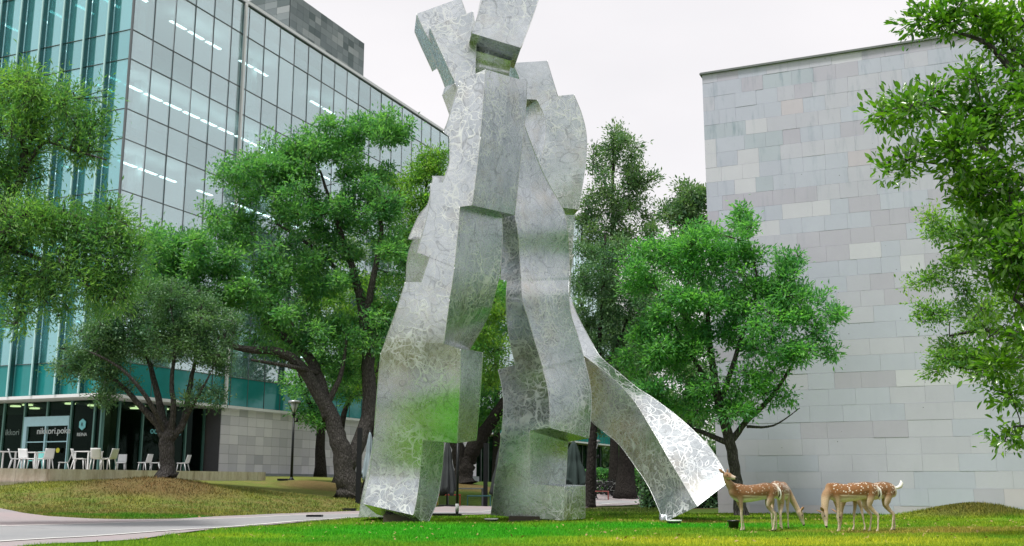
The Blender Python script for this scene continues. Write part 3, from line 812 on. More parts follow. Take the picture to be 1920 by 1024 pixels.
def vplane(P, ang):
    """vertical plane through P whose horizontal direction is at ang from +X"""
    d = np.array([math.cos(ang), math.sin(ang), 0.0])
    return np.array([-d[1], d[0], 0.0])
def catmull(rows, k):
    A = np.array(rows, float)
    if len(A) < 2: return A
    out = []
    for i in range(len(A) - 1):
        p0 = A[max(i - 1, 0)]; p1 = A[i]; p2 = A[i + 1]; p3 = A[min(i + 2, len(A) - 1)]
        for j in range(k):
            t = j / k
            out.append(.5 * ((2 * p1) + (-p0 + p2) * t + (2 * p0 - 5 * p1 + 4 * p2 - p3) * t * t + (-p0 + 3 * p1 - 3 * p2 + p3) * t ** 3))
    out.append(A[-1])
    return np.array(out)
def steel_column(name, segs, parent, ref=None, alpha=0.0, beta=None, label=None, k=7, prof=None, front=None):
    """segs: runs of cross-sections. Each section is (Lx,Ly,Mx,My,Rx,Ry,dM,dR): three seen corners measured on
    the photo; the M-L face lies in a vertical plane (angle alpha) through ref moved by dM, R by the cross direction."""
    if prof:
        _p = catmull(prof, 8); _o = np.argsort(_p[:, 0])
        def pf(y): return np.interp(y, _p[_o, 0], _p[_o, 1])
    a = math.pi - alpha                       # from M towards L, swinging away from the camera
    b = (math.pi / 2 - alpha) if beta is None else beta
    nL = vplane(ref, a); nR0 = vplane(ref, b)
    mb = MB(); last = None; strips = [[], [], [], []]
    def face(pts, cen):
        pts = [np.array(p) for p in pts]; c = sum(pts) / len(pts)
        nn = np.cross(pts[1] - pts[0], pts[2] - pts[0]) + np.cross(pts[2] - pts[0], pts[3] - pts[0])
        f = (0, 1, 2, 3) if np.dot(nn, c - cen) >= 0 else (3, 2, 1, 0)
        mb.add(pts, [f])
    def flush(q):
        st = strips[q]; strips[q] = []
        if len(st) < 2: return
        V = []
        for p0, p1, cen in st:
            for t in (0, .5, 1): V.append(p0 * (1 - t) + p1 * t)
        mid = len(st) // 2 if len(st) > 2 else 0
        i = mid * 3 if mid < len(st) - 1 else 0
        nn = np.cross(V[i + 2] - V[i], V[i + 3] - V[i]); c = (V[i] + V[i + 2]) / 2 - st[i // 3][2]
        Fs = []
        for i in range(len(st) - 1):
            for c_ in range(2):
                a_ = i * 3 + c_; f = (a_, a_ + 1, a_ + 4, a_ + 3)
                Fs.append(f if np.dot(nn, c) >= 0 else f[::-1])
        mb.add(V, Fs, True)
    for seg in segs:
        S = catmull([tuple(r) + (0.0,) * (8 - len(r)) for r in seg], k) if len(seg) > 1 else np.array([tuple(r) + (0.0,) * (8 - len(r)) for r in seg], float)
        rings = []
        for (lx, ly, mx, my, rx, ry, dm, dr) in S:
            if prof: dm = float(pf(my)); dl = float(pf(ly))
            else: dl = dm
            M = on_plane(mx, my, np.array(ref) + np.array([0, dm, 0]), nL); L = on_plane(lx, ly, np.array(ref) + np.array([0, dl, 0]), nL)
            Rr = on_plane(rx, ry, M, nR0)
            if front is not None:             # the M-R face is the measured plane, L sits 'front' metres behind M
                Pp = np.array(ref) + np.array([0, dm, 0])
                M = on_plane(mx, my, Pp, nR0); Rr = on_plane(rx, ry, Pp, nR0); L = at(lx, ly, M[1] + front)
            if dr: Rr = at(rx, ry, Rr[1] + dr)
            rings.append((L, M, Rr, L + Rr - M))
        cen0 = sum(rings[0]) / 4
        if last is None:
            up_c = cen0 - (sum(rings[1]) / 4 - cen0); face(rings[0], cen0 + (cen0 - up_c))
        else:
            for q in range(4):
                q2 = (q + 1) % 4
                if np.linalg.norm(last[q] - rings[0][q]) < .09 and np.linalg.norm(last[q2] - rings[0][q2]) < .09: continue
                flush(q)
                ar = [last[q], last[q2], rings[0][q2], rings[0][q]]
                big_last = np.linalg.norm(last[q] + last[q2] - last[(q + 2) % 4] - last[(q + 3) % 4]) > np.linalg.norm(rings[0][q] + rings[0][q2] - rings[0][(q + 2) % 4] - rings[0][(q + 3) % 4])
                cc = sum(ar) / 4; face(ar, cc + np.array([0, 0, 1.0 if True else -1]) * (1 if big_last else -1) )
        for rg in rings:
            cen = sum(rg) / 4
            for q in range(4):
                if strips[q] and np.linalg.norm(strips[q][-1][0] - rg[q]) < .004 and np.linalg.norm(strips[q][-1][1] - rg[(q + 1) % 4]) < .004: continue
                strips[q].append((rg[q], rg[(q + 1) % 4], cen))
        if len(rings) > 1:
            for q in range(3):
                seam = MB(); seam.tube([r_[q] for r_ in rings], .009, 5); seams.append(seam)
        last = rings[-1]
    for q in range(4): flush(q)
    face(last, sum(last) / 4 + np.array([0, 0, 1.0]))
    me = bpy.data.meshes.new(name); me.from_pydata(mb.v, [], mb.f); me.polygons.foreach_set('use_smooth', mb.sm)
    me.materials.append(M_steel); me.update()
    o = link(name, me, parent, label=label)
    return o
seams = []
SC_ROOT = np.array([0.2, 27.0, 0.0])
def sculpture():
    root = empty('steel_sculpture', SC_ROOT, label='towering twisted sculpture of scribbled stainless steel blocks on three legs', cat='sculpture')
    made = []
    refA = at(775, 966, 26.3); refA[2] = 0
    A = R(21)
    # left leg and torso
    made.append(steel_column('left_leg', [
        [(862, 152, 910, 130, 988, 153, 0), (850, 190, 908, 162, 987, 190, 0), (840, 225, 904, 212, 983, 232, 0), (831, 248, 901, 255, 979, 278, 0)],
        [(843, 257, 901, 258, 979, 281, 0), (843, 300, 895, 310, 973, 325, 0), (836, 325, 890, 350, 969, 368, 0), (829, 342, 885, 385, 965, 403, 0)],
        [(807, 344, 862, 388, 942, 409, 0, .0), (806, 375, 860, 420, 942, 440, .0, -.10), (797, 420, 856, 460, 940, 480, 0, -.22), (781, 473, 852, 500, 936, 515, 0, -.26)],
        [(807, 476, 852, 502, 936, 517, 0, -.26), (799, 500, 848, 530, 930, 545, 0, -.20), (789, 529, 843, 560, 922, 575, 0, .12)],
        [(760, 529, 843, 562, 922, 577, 0, .15), (740, 590, 838, 600, 906, 612, 0, .95), (722, 640, 832, 644, 881, 656, 0, 2.1)],
        [(714, 662, 863, 655, 905, 661, -.05), (709, 710, 863, 700, 903, 702, .05), (705, 760, 861, 760, 899, 760, .30), (701, 815, 857, 831, 893, 826, .62)],
        [(700, 820, 793, 823, 832, 829, .63), (695, 870, 789, 872, 829, 876, .80), (688, 912, 783, 925, 820, 938, .78), (681, 945, 775, 966, 800, 986, .66)],
    ], root, refA, A, beta=R(60), prof=[(100, 0), (300, 0), (460, .0), (540, .0), (600, .02), (660, .10), (730, .34), (790, .70), (850, 1.02), (890, 1.14), (925, 1.08), (970, .92)]))
    # layer behind the torso on the left
    refB = refA + np.array([0, 1.3, 0])
    made.append(steel_column('rear_layer', [
        [(812, 330, 850, 330, 870, 335), (803, 380, 850, 375, 870, 380), (785, 405, 850, 400, 870, 405), (765, 449, 850, 440, 870, 445)],
        [(778, 444, 850, 446, 870, 450), (768, 466, 850, 470, 870, 475, .2), (762, 500, 848, 500, 868, 505, .5), (761, 545, 846, 545, 868, 548, .8)],
    ], root, refB, R(12)))
    # rear leg seen behind the left foot
    refC = refA + np.array([0, 2.2, 0])
    made.append(steel_column('rear_leg', [
        [(700, 830, 760, 830, 800, 832), (690, 880, 752, 880, 792, 882), (679, 930, 745, 930, 785, 932), (673, 969, 742, 970, 780, 971)],
    ], root, refC, R(8)))
    # leaning blocks at upper left
    refD = at(838, 120, 26.9)
    made.append(steel_column('shoulder_block', [
        [(777, 59, 781, 26, 864, -4), (787, 82, 798, 62, 875, 28), (799, 108, 814, 88, 882, 55), (811, 134, 829, 118, 890, 80)],
    ], root, refD, R(62), beta=R(6), front=1.1))
    refD2 = at(838, 120, 26.45)
    made.append(steel_column('shoulder_block', [
        [(800, 80, 806, 51, 887, 21), (811, 105, 819, 80, 891, 50), (821, 131, 832, 108, 893, 80)],
        [(821, 131, 832, 108, 893, 80), (828, 147, 841, 128, 892, 98), (834, 163, 850, 148, 892, 118)],
        [(829, 178, 853, 156, 891, 128), (838, 202, 866, 184, 892, 150), (845, 222, 872, 205, 895, 170)],
    ], root, refD2, R(62), beta=R(6), front=.9))
    # head block leaning right
    refE = at(884, 62, 25.9)
    made.append(steel_column('head_block', [
        [(908, -45, 916, -90, 1027, -62), (895, 30, 905, -5, 1005, 14), (875, 102, 884, 62, 977, 90)],
    ], root, refE, R(76), beta=R(8), front=1.4))
    refF = at(880, 102, 26.9)
    made.append(steel_column('neck', [
        [(864, 90, 884, 92, 958, 112, 0), (860, 120, 878, 118, 955, 135, .15), (852, 150, 868, 148, 952, 155, .1), (850, 180, 866, 178, 950, 185, 0)],
    ], root, refF, R(60), beta=R(6), front=.8))
    # right leg
    refG = at(1057, 976, 28.3); refG[2] = 0
    G = R(30)
    made.append(steel_column('right_leg', [
        [(950, 236, 972, 236, 983, 234, 0), (950, 300, 968, 300, 1010, 305, .1), (946, 350, 965, 350, 1031, 348, .0), (943, 400, 965, 402, 1056, 392, -.35), (942, 414, 971, 437, 1064, 430, -.15), (941, 460, 974, 478, 1067, 475, .35), (939, 525, 977, 524, 1068, 520, .05)],
        [(951, 525, 977, 528, 1067, 525, .0), (949, 560, 980, 565, 1067, 560, -.25), (950, 600, 990, 597, 1072, 595, .10), (957, 645, 1004, 645, 1084, 632, .35), (966, 684, 1018, 690, 1095, 670, .42)],
        [(934, 693, 1018, 692, 1095, 672, .42), (942, 730, 1028, 735, 1106, 718, .20), (944, 768, 1031, 772, 1109, 760, -.05), (941, 806, 1030, 802, 1104, 822, -.12)],
        [(940, 810, 993, 807, 1065, 829, -.05), (935, 860, 993, 860, 1063, 866, .05, .15), (927, 906, 994, 907, 1060, 911, .0)],
        [(927, 907, 1059, 913, 1097, 910, -.05), (924, 935, 1058, 945, 1097, 941, 0), (920, 966, 1057, 976, 1097, 972, .08)],
    ], root, refG, G, beta=R(46), prof=[(200, 0), (300, .05), (350, .0), (400, -.13), (437, -.03), (478, .20), (524, .06), (560, -.17), (600, .05), (645, .22), (690, .30), (735, .16), (772, .0), (802, -.06), (860, .0), (980, .05)]))
    # blocks behind the right leg
    refH = at(1040, 300, 31.2)
    made.append(steel_column('back_block', [
        [(950, 128, 962, 118, 1026, 114, 0), (955, 160, 975, 150, 1036, 147, 0), (960, 195, 985, 186, 1046, 180, 0)],
        [(985, 203, 1007, 187, 1076, 177, 0), (984, 235, 1021, 220, 1091, 214, .0), (982, 262, 1023, 250, 1100, 255, .0), (985, 300, 1016, 300, 1099, 300, -.03), (990, 350, 1012, 345, 1092, 350, -.05), (1010, 388, 1028, 386, 1085, 393, -.05)],
        [(1015, 400, 1034, 402, 1077, 403, .2), (1010, 440, 1032, 440, 1075, 440, .2), (1010, 475, 1030, 475, 1072, 475, .2)],
        [(1010, 476, 1030, 476, 1075, 477, .2), (1010, 520, 1030, 520, 1070, 520, .2), (1010, 575, 1030, 575, 1069, 562, .2)],
    ], root, refH, R(58), beta=R(14), front=1.0))
    # sweeping tail: sections (Ux,Uy, Mx,My, Dx,Dy, Y of M, extra depth U, extra depth D)
    T = [(1069, 556, 1046, 570, 1035, 600, 31, 0.35, 0.6), (1078, 580, 1060, 610, 1045, 640, 30.8, 0.35, 0.7), (1091, 608, 1074, 650, 1060, 690, 30.6, 0.35, 0.8), (1112, 646, 1094, 666, 1075, 720, 30.4, 0.35, 0.9),
         (1127, 670, 1112, 680, 1090, 745, 30.1, 0.35, 1), (1162, 700, 1138, 700, 1098, 768, 29.8, 0.35, 1.2), (1196, 728, 1172, 732, 1110, 791, 29.5, 0.35, 1.3),
         (1223, 745, 1196, 762, 1130, 808, 29.2, 0.3, 1.4), (1266, 777, 1218, 798, 1160, 833, 28.75, 0.3, 1.4), (1300, 807, 1238, 832, 1189, 872, 28.35, 0.3, 1.3),
         (1330, 838, 1256, 864, 1214, 909, 28, 0.3, 1.1), (1352, 872, 1280, 904, 1232, 948, 27.7, 0.3, 0.8), (1367, 903, 1307, 950, 1244, 979, 27.3, 0.3, 0.5)]
    S = catmull(T, 5); rings = []
    for (ux, uy, mx, my, dx, dy, Y, du, dd) in S:
        U = at(ux, uy, Y + du); M = at(mx, my, Y); D = at(dx, dy, Y + dd)
        rings.append((U, M, D, U + D - M))
    mb = MB(); mb.add(rings[0], [(0, 1, 2, 3)]); mb.add(rings[-1], [(3, 2, 1, 0)])
    for q in range(4):
        q2 = (q + 1) % 4; V = []
        for rg in rings:
            for t in (0, .5, 1): V.append(rg[q] * (1 - t) + rg[q2] * t)
        mb.add(V, [(i * 3 + c, i * 3 + c + 1, i * 3 + c + 4, i * 3 + c + 3) for i in range(len(rings) - 1) for c in range(2)], True)
    o = mb.build('tail', M_steel, root)
    bm = bmesh.new(); bm.from_mesh(o.data); bmesh.ops.recalc_face_normals(bm, faces=bm.faces); bm.to_mesh(o.data); bm.free(); made.append(o)
    off = Matrix.Translation(-Vector(SC_ROOT))
    for q in range(3):
        sm_ = MB(); sm_.tube([r_[q] for r_ in rings], .009, 5); seams.append(sm_)
    M_seam = mat_plain('seam_highlight_steel', (.62, .64, .64), .45, .9, var=.3, scale=5)  # bright tubes along the edges put in edge highlights with the weld seams
    for o in list(made):
        pass
    seam_obs = [q.build('seam_highlight', M_seam, root) for q in seams]
    for o in made + seam_obs: o.data.transform(off)
    # anchor stub under the tail
    b = MB(); p = at(1243, 972, 27.75) - SC_ROOT; b.tube([(p[0], p[1], -.06), (p[0], p[1], p[2] + .10)], [.11, .09], 10); b.build('anchor', M_steel, root)
    b = MB(); q = at(1010, 978, 28.9) - SC_ROOT; b.box(q[0] - .8, q[0] + .9, q[1] - .2, q[1] + .9, -.05, .12); b.build('contact_shade', mat_plain('dark_footing', (.06, .05, .04), .9), root)  # dark box under the right leg stands in for contact shade
    b = MB(); q = at(742, 965, 27.9) - SC_ROOT; b.box(q[0] - .3, q[0] + .7, q[1] - .2, q[1] + .5, -.05, .2); b.build('contact_shade', mat_plain('contact_shade_dark_b', (.06, .05, .04), .9), root)  # dark box standing in for contact shade below the left leg
sculpture()

# ---------------------------------------------------------------- trees
def leaf_mat(name, c, c2, transl=.45, spec=.35, gloss=.45):
    m, n, p, out = new_mat(name)
    rnd = N(n, 'ShaderNodeNewGeometry').outputs['Random Per Island']
    big = noise(n, pos(n), .9, 3, .6)
    col = mixc(n, rnd, c, c2)
    col = mixc(n, 1.0, col, ramp(n, big, [(.3, (.60, .72, .78)), (.7, (1.40, 1.20, .92))]), 'MULTIPLY')
    n.links.new(col, p.inputs['Base Color']); p.inputs['Roughness'].default_value = gloss; p.inputs['Specular IOR Level'].default_value = spec
    tr = N(n, 'ShaderNodeBsdfTranslucent'); n.links.new(mixc(n, 1.0, col, (1.5, 1.9, .7), 'MULTIPLY'), tr.inputs[0])
    ms = N(n, 'ShaderNodeMixShader'); ms.inputs[0].default_value = transl
    n.links.new(p.outputs[0], ms.inputs[1]); n.links.new(tr.outputs[0], ms.inputs[2]); n.links.new(ms.outputs[0], out.inputs['Surface'])
    return m
def bark_mat(name, c):
    m, n, p, out = new_mat(name)
    P = pos(n); mpn = N(n, 'ShaderNodeMapping'); mpn.inputs['Scale'].default_value = (1, 1, .3); n.links.new(P, mpn.inputs[0])
    v = N(n, 'ShaderNodeTexVoronoi'); v.inputs['Scale'].default_value = 16; v.feature = 'DISTANCE_TO_EDGE'; n.links.new(mpn.outputs[0], v.inputs['Vector'])
    g = noise(n, P, 7, 7, .7)
    h = mth(n, 'ADD', mth(n, 'MULTIPLY', ramp(n, v.outputs['Distance'], [(0, 0.0), (.25, 1.0)]), .6), g)
    col = mixc(n, 1.0, ramp(n, g, [(.3, tuple(x * .6 for x in c)), (.7, tuple(x * 1.35 for x in c))]), ramp(n, v.outputs['Distance'], [(0, .5), (.2, 1.05)]), 'MULTIPLY')
    n.links.new(col, p.inputs['Base Color']); p.inputs['Roughness'].default_value = .95; p.inputs['Specular IOR Level'].default_value = .2
    bump(n, p, h, .9, .05)
    return m
BK_grey = bark_mat('grey_bark', (.105, .098, .095)); BK_dark = bark_mat('dark_bark', (.042, .037, .034)); BK_oak = bark_mat('oak_bark', (.105, .098, .092))

def smooth_pts(pts, rad, k=5):
    A = catmull([tuple(p) + (r,) for p, r in zip(pts, rad)], k)
    return A[:, :3], np.maximum(A[:, 3], .008)
def tree(label, kind, limbs, blobs, leaf, bark, L, W, tufts, per, spread=.55, name='tree', group=None, twig=.012, tuft_r=.16, droop=0.0, flat=.8, seed=1, rmax=.05, clump=.34):
    """limbs: lists of (px,py,Y,radius); blobs: (px,py,Y,rx_px,ry_px,depth_m,weight). Everything is turned into metres first."""
    rg = np.random.default_rng(seed)
    W3 = [[(at(a[0], a[1], a[2]), a[3]) for a in lb] for lb in limbs]
    base = W3[0][0][0].copy()
    bz = gz(base[0], base[1]) if base[2] < 3 else base[2]
    W3[0][0][0][2] = bz - .08
    root = empty(name, (base[0], base[1], bz), label=label, cat='tree', group=group)
    O = np.array([base[0], base[1], bz])
    wood = MB(); nodes = []; nrad = []
    for k, lb in enumerate(W3):
        P, r = smooth_pts([q[0] for q in lb], [q[1] for q in lb])
        jit = rg.normal(0, 1, P.shape) * r[:, None] * .08; jit[0] = 0
        P = P + jit
        if k == 0:
            r = r.copy(); r[:3] *= np.array([1.45, 1.2, 1.07])[:len(r[:3])]
        wood.tube([p - O for p in P], list(r), 12 if r[0] > .15 else 8)
        for p, q in zip(P[2:], r[2:]): nodes.append(p); nrad.append(q)
    # crown clusters
    cl = []
    wsum = sum(b[6] for b in blobs)
    for (px, py, Y, rx, ry, dep, w) in blobs:
        c = at(px, py, Y); s = Y * 1.0 / 1975 / max(.6, ray(px, py)[1]); rxm, rym = rx * s, ry * s
        nn = max(1, int(round(tufts * w / wsum)))
        d = rg.normal(size=(nn, 3)); d /= np.linalg.norm(d, axis=1)[:, None]
        K = max(3, int(nn / 11)); dk_ = rg.normal(size=(K, 3)); dk_ /= np.linalg.norm(dk_, axis=1)[:, None]
        ck = dk_ * (rg.random(K) ** .38)[:, None] * np.array([rxm, dep, rym])
        cr_ = clump * (.6 + .8 * rg.random(K))
        w_ = rg.integers(0, K, nn)
        cl.append(c + ck[w_] + d * (rg.random(nn) ** .5)[:, None] * cr_[w_][:, None] * np.array([1.15, 1.0, .75]))
    T = np.vstack(cl)
    # branch skeleton: sub-sample of cluster points joined to the nearest wood, then twigs
    order = rg.permutation(len(T)); nb = min(len(T), max(12, len(T) // 9))
    key = T[order[:nb]]
    nodes = np.array(nodes); nrad = np.array(nrad)
    dd = np.array([np.min(np.linalg.norm(nodes - q, axis=1)) for q in key]); key = key[np.argsort(dd)]
    nodes = list(nodes); nrad = list(nrad)
    for q in key:
        NA = np.array(nodes); v = q - NA; ds = np.linalg.norm(v, axis=1)
        pen = ds - .6 * np.array(nrad) * 8 * 0 + np.where(v[:, 2] < 0, -v[:, 2] * .5, 0)
        i = int(np.argmin(pen)); a = NA[i]; ln = ds[i]
        r0 = min(nrad[i] * .62, rmax, .012 + .014 * ln); 
        m_ = max(2, int(ln / .45)); pts = [a]; rad = [r0]
        side = rg.normal(size=3) * ln * .10
        for j in range(1, m_ + 1):
            t = j / m_
            pts.append(a + (q - a) * t + side * math.sin(math.pi * t) + rg.normal(size=3) * .03 * (j < m_) + np.array([0, 0, droop * -.2 * t * t]))
            rad.append(max(.006, r0 * (1 - .7 * t)))
            nodes.append(pts[-1]); nrad.append(rad[-1])
        wood.tube([p - O for p in pts], rad, 5, caps=False)
    wood.build('trunk', bark, root)
    # twigs to every tuft
    NA = np.array(nodes); tw_v = []; tw_f = []
    near = np.empty(len(T), int)
    for s0 in range(0, len(T), 400):
        D = np.linalg.norm(T[s0:s0 + 400, None] - NA[None], axis=2); near[s0:s0 + 400] = np.argmin(D, 1)
    A = NA[near]; dirs = T - A; ln = np.linalg.norm(dirs, axis=1) + 1e-6
    far = ln > 1.3; T[far] = A[far] + dirs[far] / ln[far, None] * 1.3
    u = dirs / ln[:, None]
    x = np.cross(u, [.2, .1, .97]); x /= np.linalg.norm(x, axis=1)[:, None] + 1e-9; y = np.cross(u, x)
    V = []
    for P_, r_ in ((A, twig), (T, twig * .4)):
        for k in range(3):
            c = 2 * math.pi * k / 3
            V.append(P_ + (x * math.cos(c) + y * math.sin(c)) * r_)
    V = np.stack(V, 1).reshape(-1, 3) - O
    b = np.arange(len(T))[:, None] * 6
    Fq = np.concatenate([b + np.array([[k, (k + 1) % 3, (k + 1) % 3 + 3, k + 3]]) for k in range(3)], 0)
    link('twigs', npmesh('twigs', V, Fq, bark), root, kind='stuff')
    # leaves: rosettes round every tuft, spread along its twig
    n = len(T) * per
    C = np.repeat(T, per, 0); U = np.repeat(u, per, 0)
    g = rg.normal(size=(n, 3))
    C = C + g * tuft_r * np.array([1, 1, flat]) - U * np.abs(rg.normal(size=(n, 1))) * tuft_r * .6
    D = g / (np.linalg.norm(g, axis=1)[:, None] + 1e-9) + U * .7 + rg.normal(size=(n, 3)) * spread + np.array([0, 0, .25 - droop])
    D /= np.linalg.norm(D, axis=1)[:, None]
    S = np.cross(D, np.array([0, 0, 1.0]) + rg.normal(size=(n, 3)) * .55); S /= np.linalg.norm(S, axis=1)[:, None] + 1e-9
    Nn = np.cross(S, D)
    l = (L * (.45 + .95 * rg.random(n)))[:, None]; w = l * W / L * .5
    P0 = C; P2 = C + D * l + Nn * l * -.12; Pm = C + D * l * .5
    P1 = Pm + S * w + Nn * l * .07; P3 = Pm - S * w + Nn * l * .07
    V = np.stack([P0, P1, P2, P3], 1).reshape(-1, 3) - O
    b = np.arange(n)[:, None] * 4
    Fs = np.concatenate([b + np.array([[0, 1, 2]]), b + np.array([[0, 2, 3]])], 0)
    return root, V, Fs, n, (P0, D, S, Nn, l, w, O)
def finish(tr, leaf):
    root, V, Fs, n, _ = tr
    link('crown', npmesh('crown', V, Fs, leaf), root)
    return root
LF_big = leaf_mat('mid_green_leaf', (0.072, 0.237, 0.128), (0.207, 0.473, 0.171))
LF_mix = leaf_mat('fresh_oak_leaf', (0.078, 0.213, 0.080), (0.260, 0.427, 0.090))
LF_oak = leaf_mat('oak_leaf', (0.066, 0.213, 0.122), (0.207, 0.426, 0.171))
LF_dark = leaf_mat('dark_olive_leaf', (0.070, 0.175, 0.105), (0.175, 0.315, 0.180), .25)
LF_yel = leaf_mat('yellow_green_leaf', (0.104, 0.252, 0.050), (0.325, 0.446, 0.060), .45)
LF_ash = leaf_mat('ash_leaf', (0.070, 0.205, 0.105), (0.235, 0.410, 0.140), .4)
LF_far = leaf_mat('far_leaf', (0.087, 0.189, 0.116), (0.190, 0.296, 0.171), .3)
LF_gloss = leaf_mat('glossy_leaf', (0.046, 0.156, 0.027), (0.183, 0.371, 0.039), .35, .8, .22)

# tree G: right of the tail, behind the first deer
finish(tree('round crowned tree with bright green leaf rosettes between the steel tail and the stone wall', 'g',
    [[(1390, 975, 32.3, .20), (1382, 905, 32.3, .17), (1368, 830, 32.3, .165), (1345, 740, 32.3, .13), (1330, 640, 32.3, .09), (1325, 540, 32.3, .05)],
     [(1368, 832, 32.3, .12), (1400, 790, 32.2, .09), (1450, 740, 32.0, .07), (1500, 660, 31.8, .04)],
     [(1366, 830, 32.3, .10), (1320, 812, 32.5, .07), (1270, 790, 32.6, .05), (1220, 740, 32.6, .03)],
     [(1350, 760, 32.3, .10), (1385, 650, 32.0, .07), (1420, 540, 31.8, .04), (1400, 440, 31.8, .02)],
     [(1346, 745, 32.3, .08), (1280, 640, 32.4, .06), (1230, 540, 32.5, .03)],
     [(1400, 800, 32.2, .05), (1450, 798, 32.0, .03), (1500, 765, 31.9, .012)]],
    [(1330, 480, 32.3, 85, 75, 1.5, 2.2), (1250, 520, 32.5, 80, 75, 1.4, 2.2), (1210, 640, 32.6, 55, 70, 1.2, 1.6), (1300, 620, 32.2, 85, 90, 1.6, 2.6), (1400, 540, 31.9, 80, 70, 1.4, 2), (1480, 560, 31.6, 62, 55, 1.0, 1.0), (1545, 590, 31.3, 42, 42, .7, .5),
     (1430, 640, 31.8, 90, 60, 1.4, 1.7), (1530, 660, 31.4, 32, 34, .6, .3), (1390, 420, 32.0, 30, 34, .7, .4), (1270, 740, 32.4, 65, 45, 1.1, 1.1), (1370, 740, 32.2, 80, 50, 1.3, 1.4), (1460, 720, 31.8, 50, 38, 1.0, .45), (1480, 490, 31.6, 40, 30, .7, .35)],
    LF_big, BK_grey, .15, .052, 2400, 22, tuft_r=.13, seed=21), LF_big)
# tree C: the big oak left of the sculpture
finish(tree('big spreading oak with gnarled leaning trunk left of the sculpture', 'c',
    [[(655, 940, 42, .50), (652, 905, 42, .45), (640, 850, 42, .38), (622, 790, 42, .32), (575, 700, 42, .24), (520, 660, 41.5, .18), (440, 650, 41, .12), (380, 600, 41, .08), (330, 530, 41, .04)],
     [(618, 785, 42, .30), (600, 720, 42.3, .24), (578, 668, 42.5, .20), (520, 620, 42.6, .14), (470, 560, 42.8, .08)],
     [(652, 880, 42, .30), (690, 780, 42.8, .30), (690, 690, 43, .27), (682, 590, 43, .22), (660, 500, 43, .14), (630, 410, 43, .09), (600, 320, 43, .05)],
     [(684, 600, 43, .18), (700, 520, 42.6, .13), (715, 430, 42.5, .09), (700, 320, 42.5, .05)],
     [(648, 520, 43, .10), (580, 460, 42.6, .08), (520, 420, 42.3, .05)],
     [(612, 760, 42, .14), (640, 700, 42, .09), (650, 630, 42, .05)],
     [(598, 700, 42.3, .12), (560, 690, 41.6, .09), (470, 675, 41, .05)]],
    [(545, 300, 42.6, 60, 52, 1.7, 1.5), (620, 280, 42.6, 70, 50, 1.8, 1.6), (705, 250, 42.6, 52, 42, 1.3, 1.1), (490, 340, 42.5, 80, 50, 1.9, 1.6), (440, 420, 42.3, 52, 70, 1.5, 1.1), (560, 400, 42.5, 100, 65, 2.2, 2.2), (680, 370, 42.6, 85, 75, 2.0, 2.0),
     (745, 460, 42.8, 62, 70, 1.6, 1.3), (500, 520, 42.3, 100, 70, 2.2, 2.2), (620, 520, 42.8, 80, 70, 2.0, 1.5), (400, 560, 42, 72, 62, 1.8, 1.5), (540, 610, 42, 110, 52, 2.0, 2.0), (640, 640, 42.5, 62, 55, 1.5, 1.0), (720, 620, 43, 50, 80, 1.4, 1.0), (430, 330, 42.3, 32, 22, .9, .3), (745, 245, 42.6, 26, 20, .7, .25), (640, 720, 43.5, 40, 40, 1, .4), (360, 480, 41, 60, 45, 1.4, 1.0), (310, 510, 41, 55, 40, 1.3, .9), (290, 450, 41, 42, 34, 1.0, .6), (330, 560, 41, 60, 35, 1.3, .8)],
    LF_oak, BK_oak, .17, .07, 5000, 20, tuft_r=.19, seed=22, rmax=.09), LF_oak)
# tree D: leafy oak directly left of the torso, further back
finish(tree('second oak with yellowish new leaves touching the left side of the sculpture', 'd',
    [[(700, 925, 47, .40), (705, 800, 47, .34), (720, 680, 47, .26), (760, 560, 47, .18), (790, 440, 47, .09), (800, 340, 47, .05)],
     [(722, 680, 47, .18), (680, 560, 47.5, .12), (650, 470, 47.5, .06)], [(755, 570, 47, .12), (830, 520, 47, .08), (900, 500, 47, .04)]],
    [(800, 310, 47, 40, 32, 1.2, .8), (760, 350, 47, 48, 42, 1.4, 1.0), (810, 390, 46.8, 40, 60, 1.4, 1.0), (760, 460, 47, 60, 60, 1.6, 1.3), (740, 560, 47, 55, 60, 1.5, 1.2), (900, 570, 47.5, 60, 60, 1.6, 1.2), (640, 560, 48, 80, 90, 2, 1.5), (920, 660, 47.5, 40, 60, 1.4, .9), (700, 700, 47.5, 60, 50, 1.5, .8), (920, 480, 47.5, 50, 50, 1.5, .8)],
    LF_yel, BK_dark, .15, .06, 2300, 20, tuft_r=.2, seed=23), LF_mix)
# tree C3: slim dark oak behind the lamp
finish(tree('small dark trunked tree leaning left behind the big oak', 'c3',
    [[(636, 912, 52, .32), (640, 860, 52, .27), (628, 815, 52, .22), (600, 785, 52, .16), (575, 745, 52, .09), (560, 700, 52, .05)],
     [(635, 830, 52, .18), (650, 760, 52, .12), (680, 720, 52, .07)]],
    [(580, 770, 52, 30, 22, .8, .8), (560, 720, 52, 42, 35, 1.1, .8), (620, 690, 52, 60, 45, 1.6, 1.3), (690, 660, 52, 50, 60, 1.5, 1.2), (600, 790, 51.5, 22, 14, .6, .3)],
    LF_oak, BK_dark, .16, .07, 480, 20, tuft_r=.2, seed=24), LF_oak)
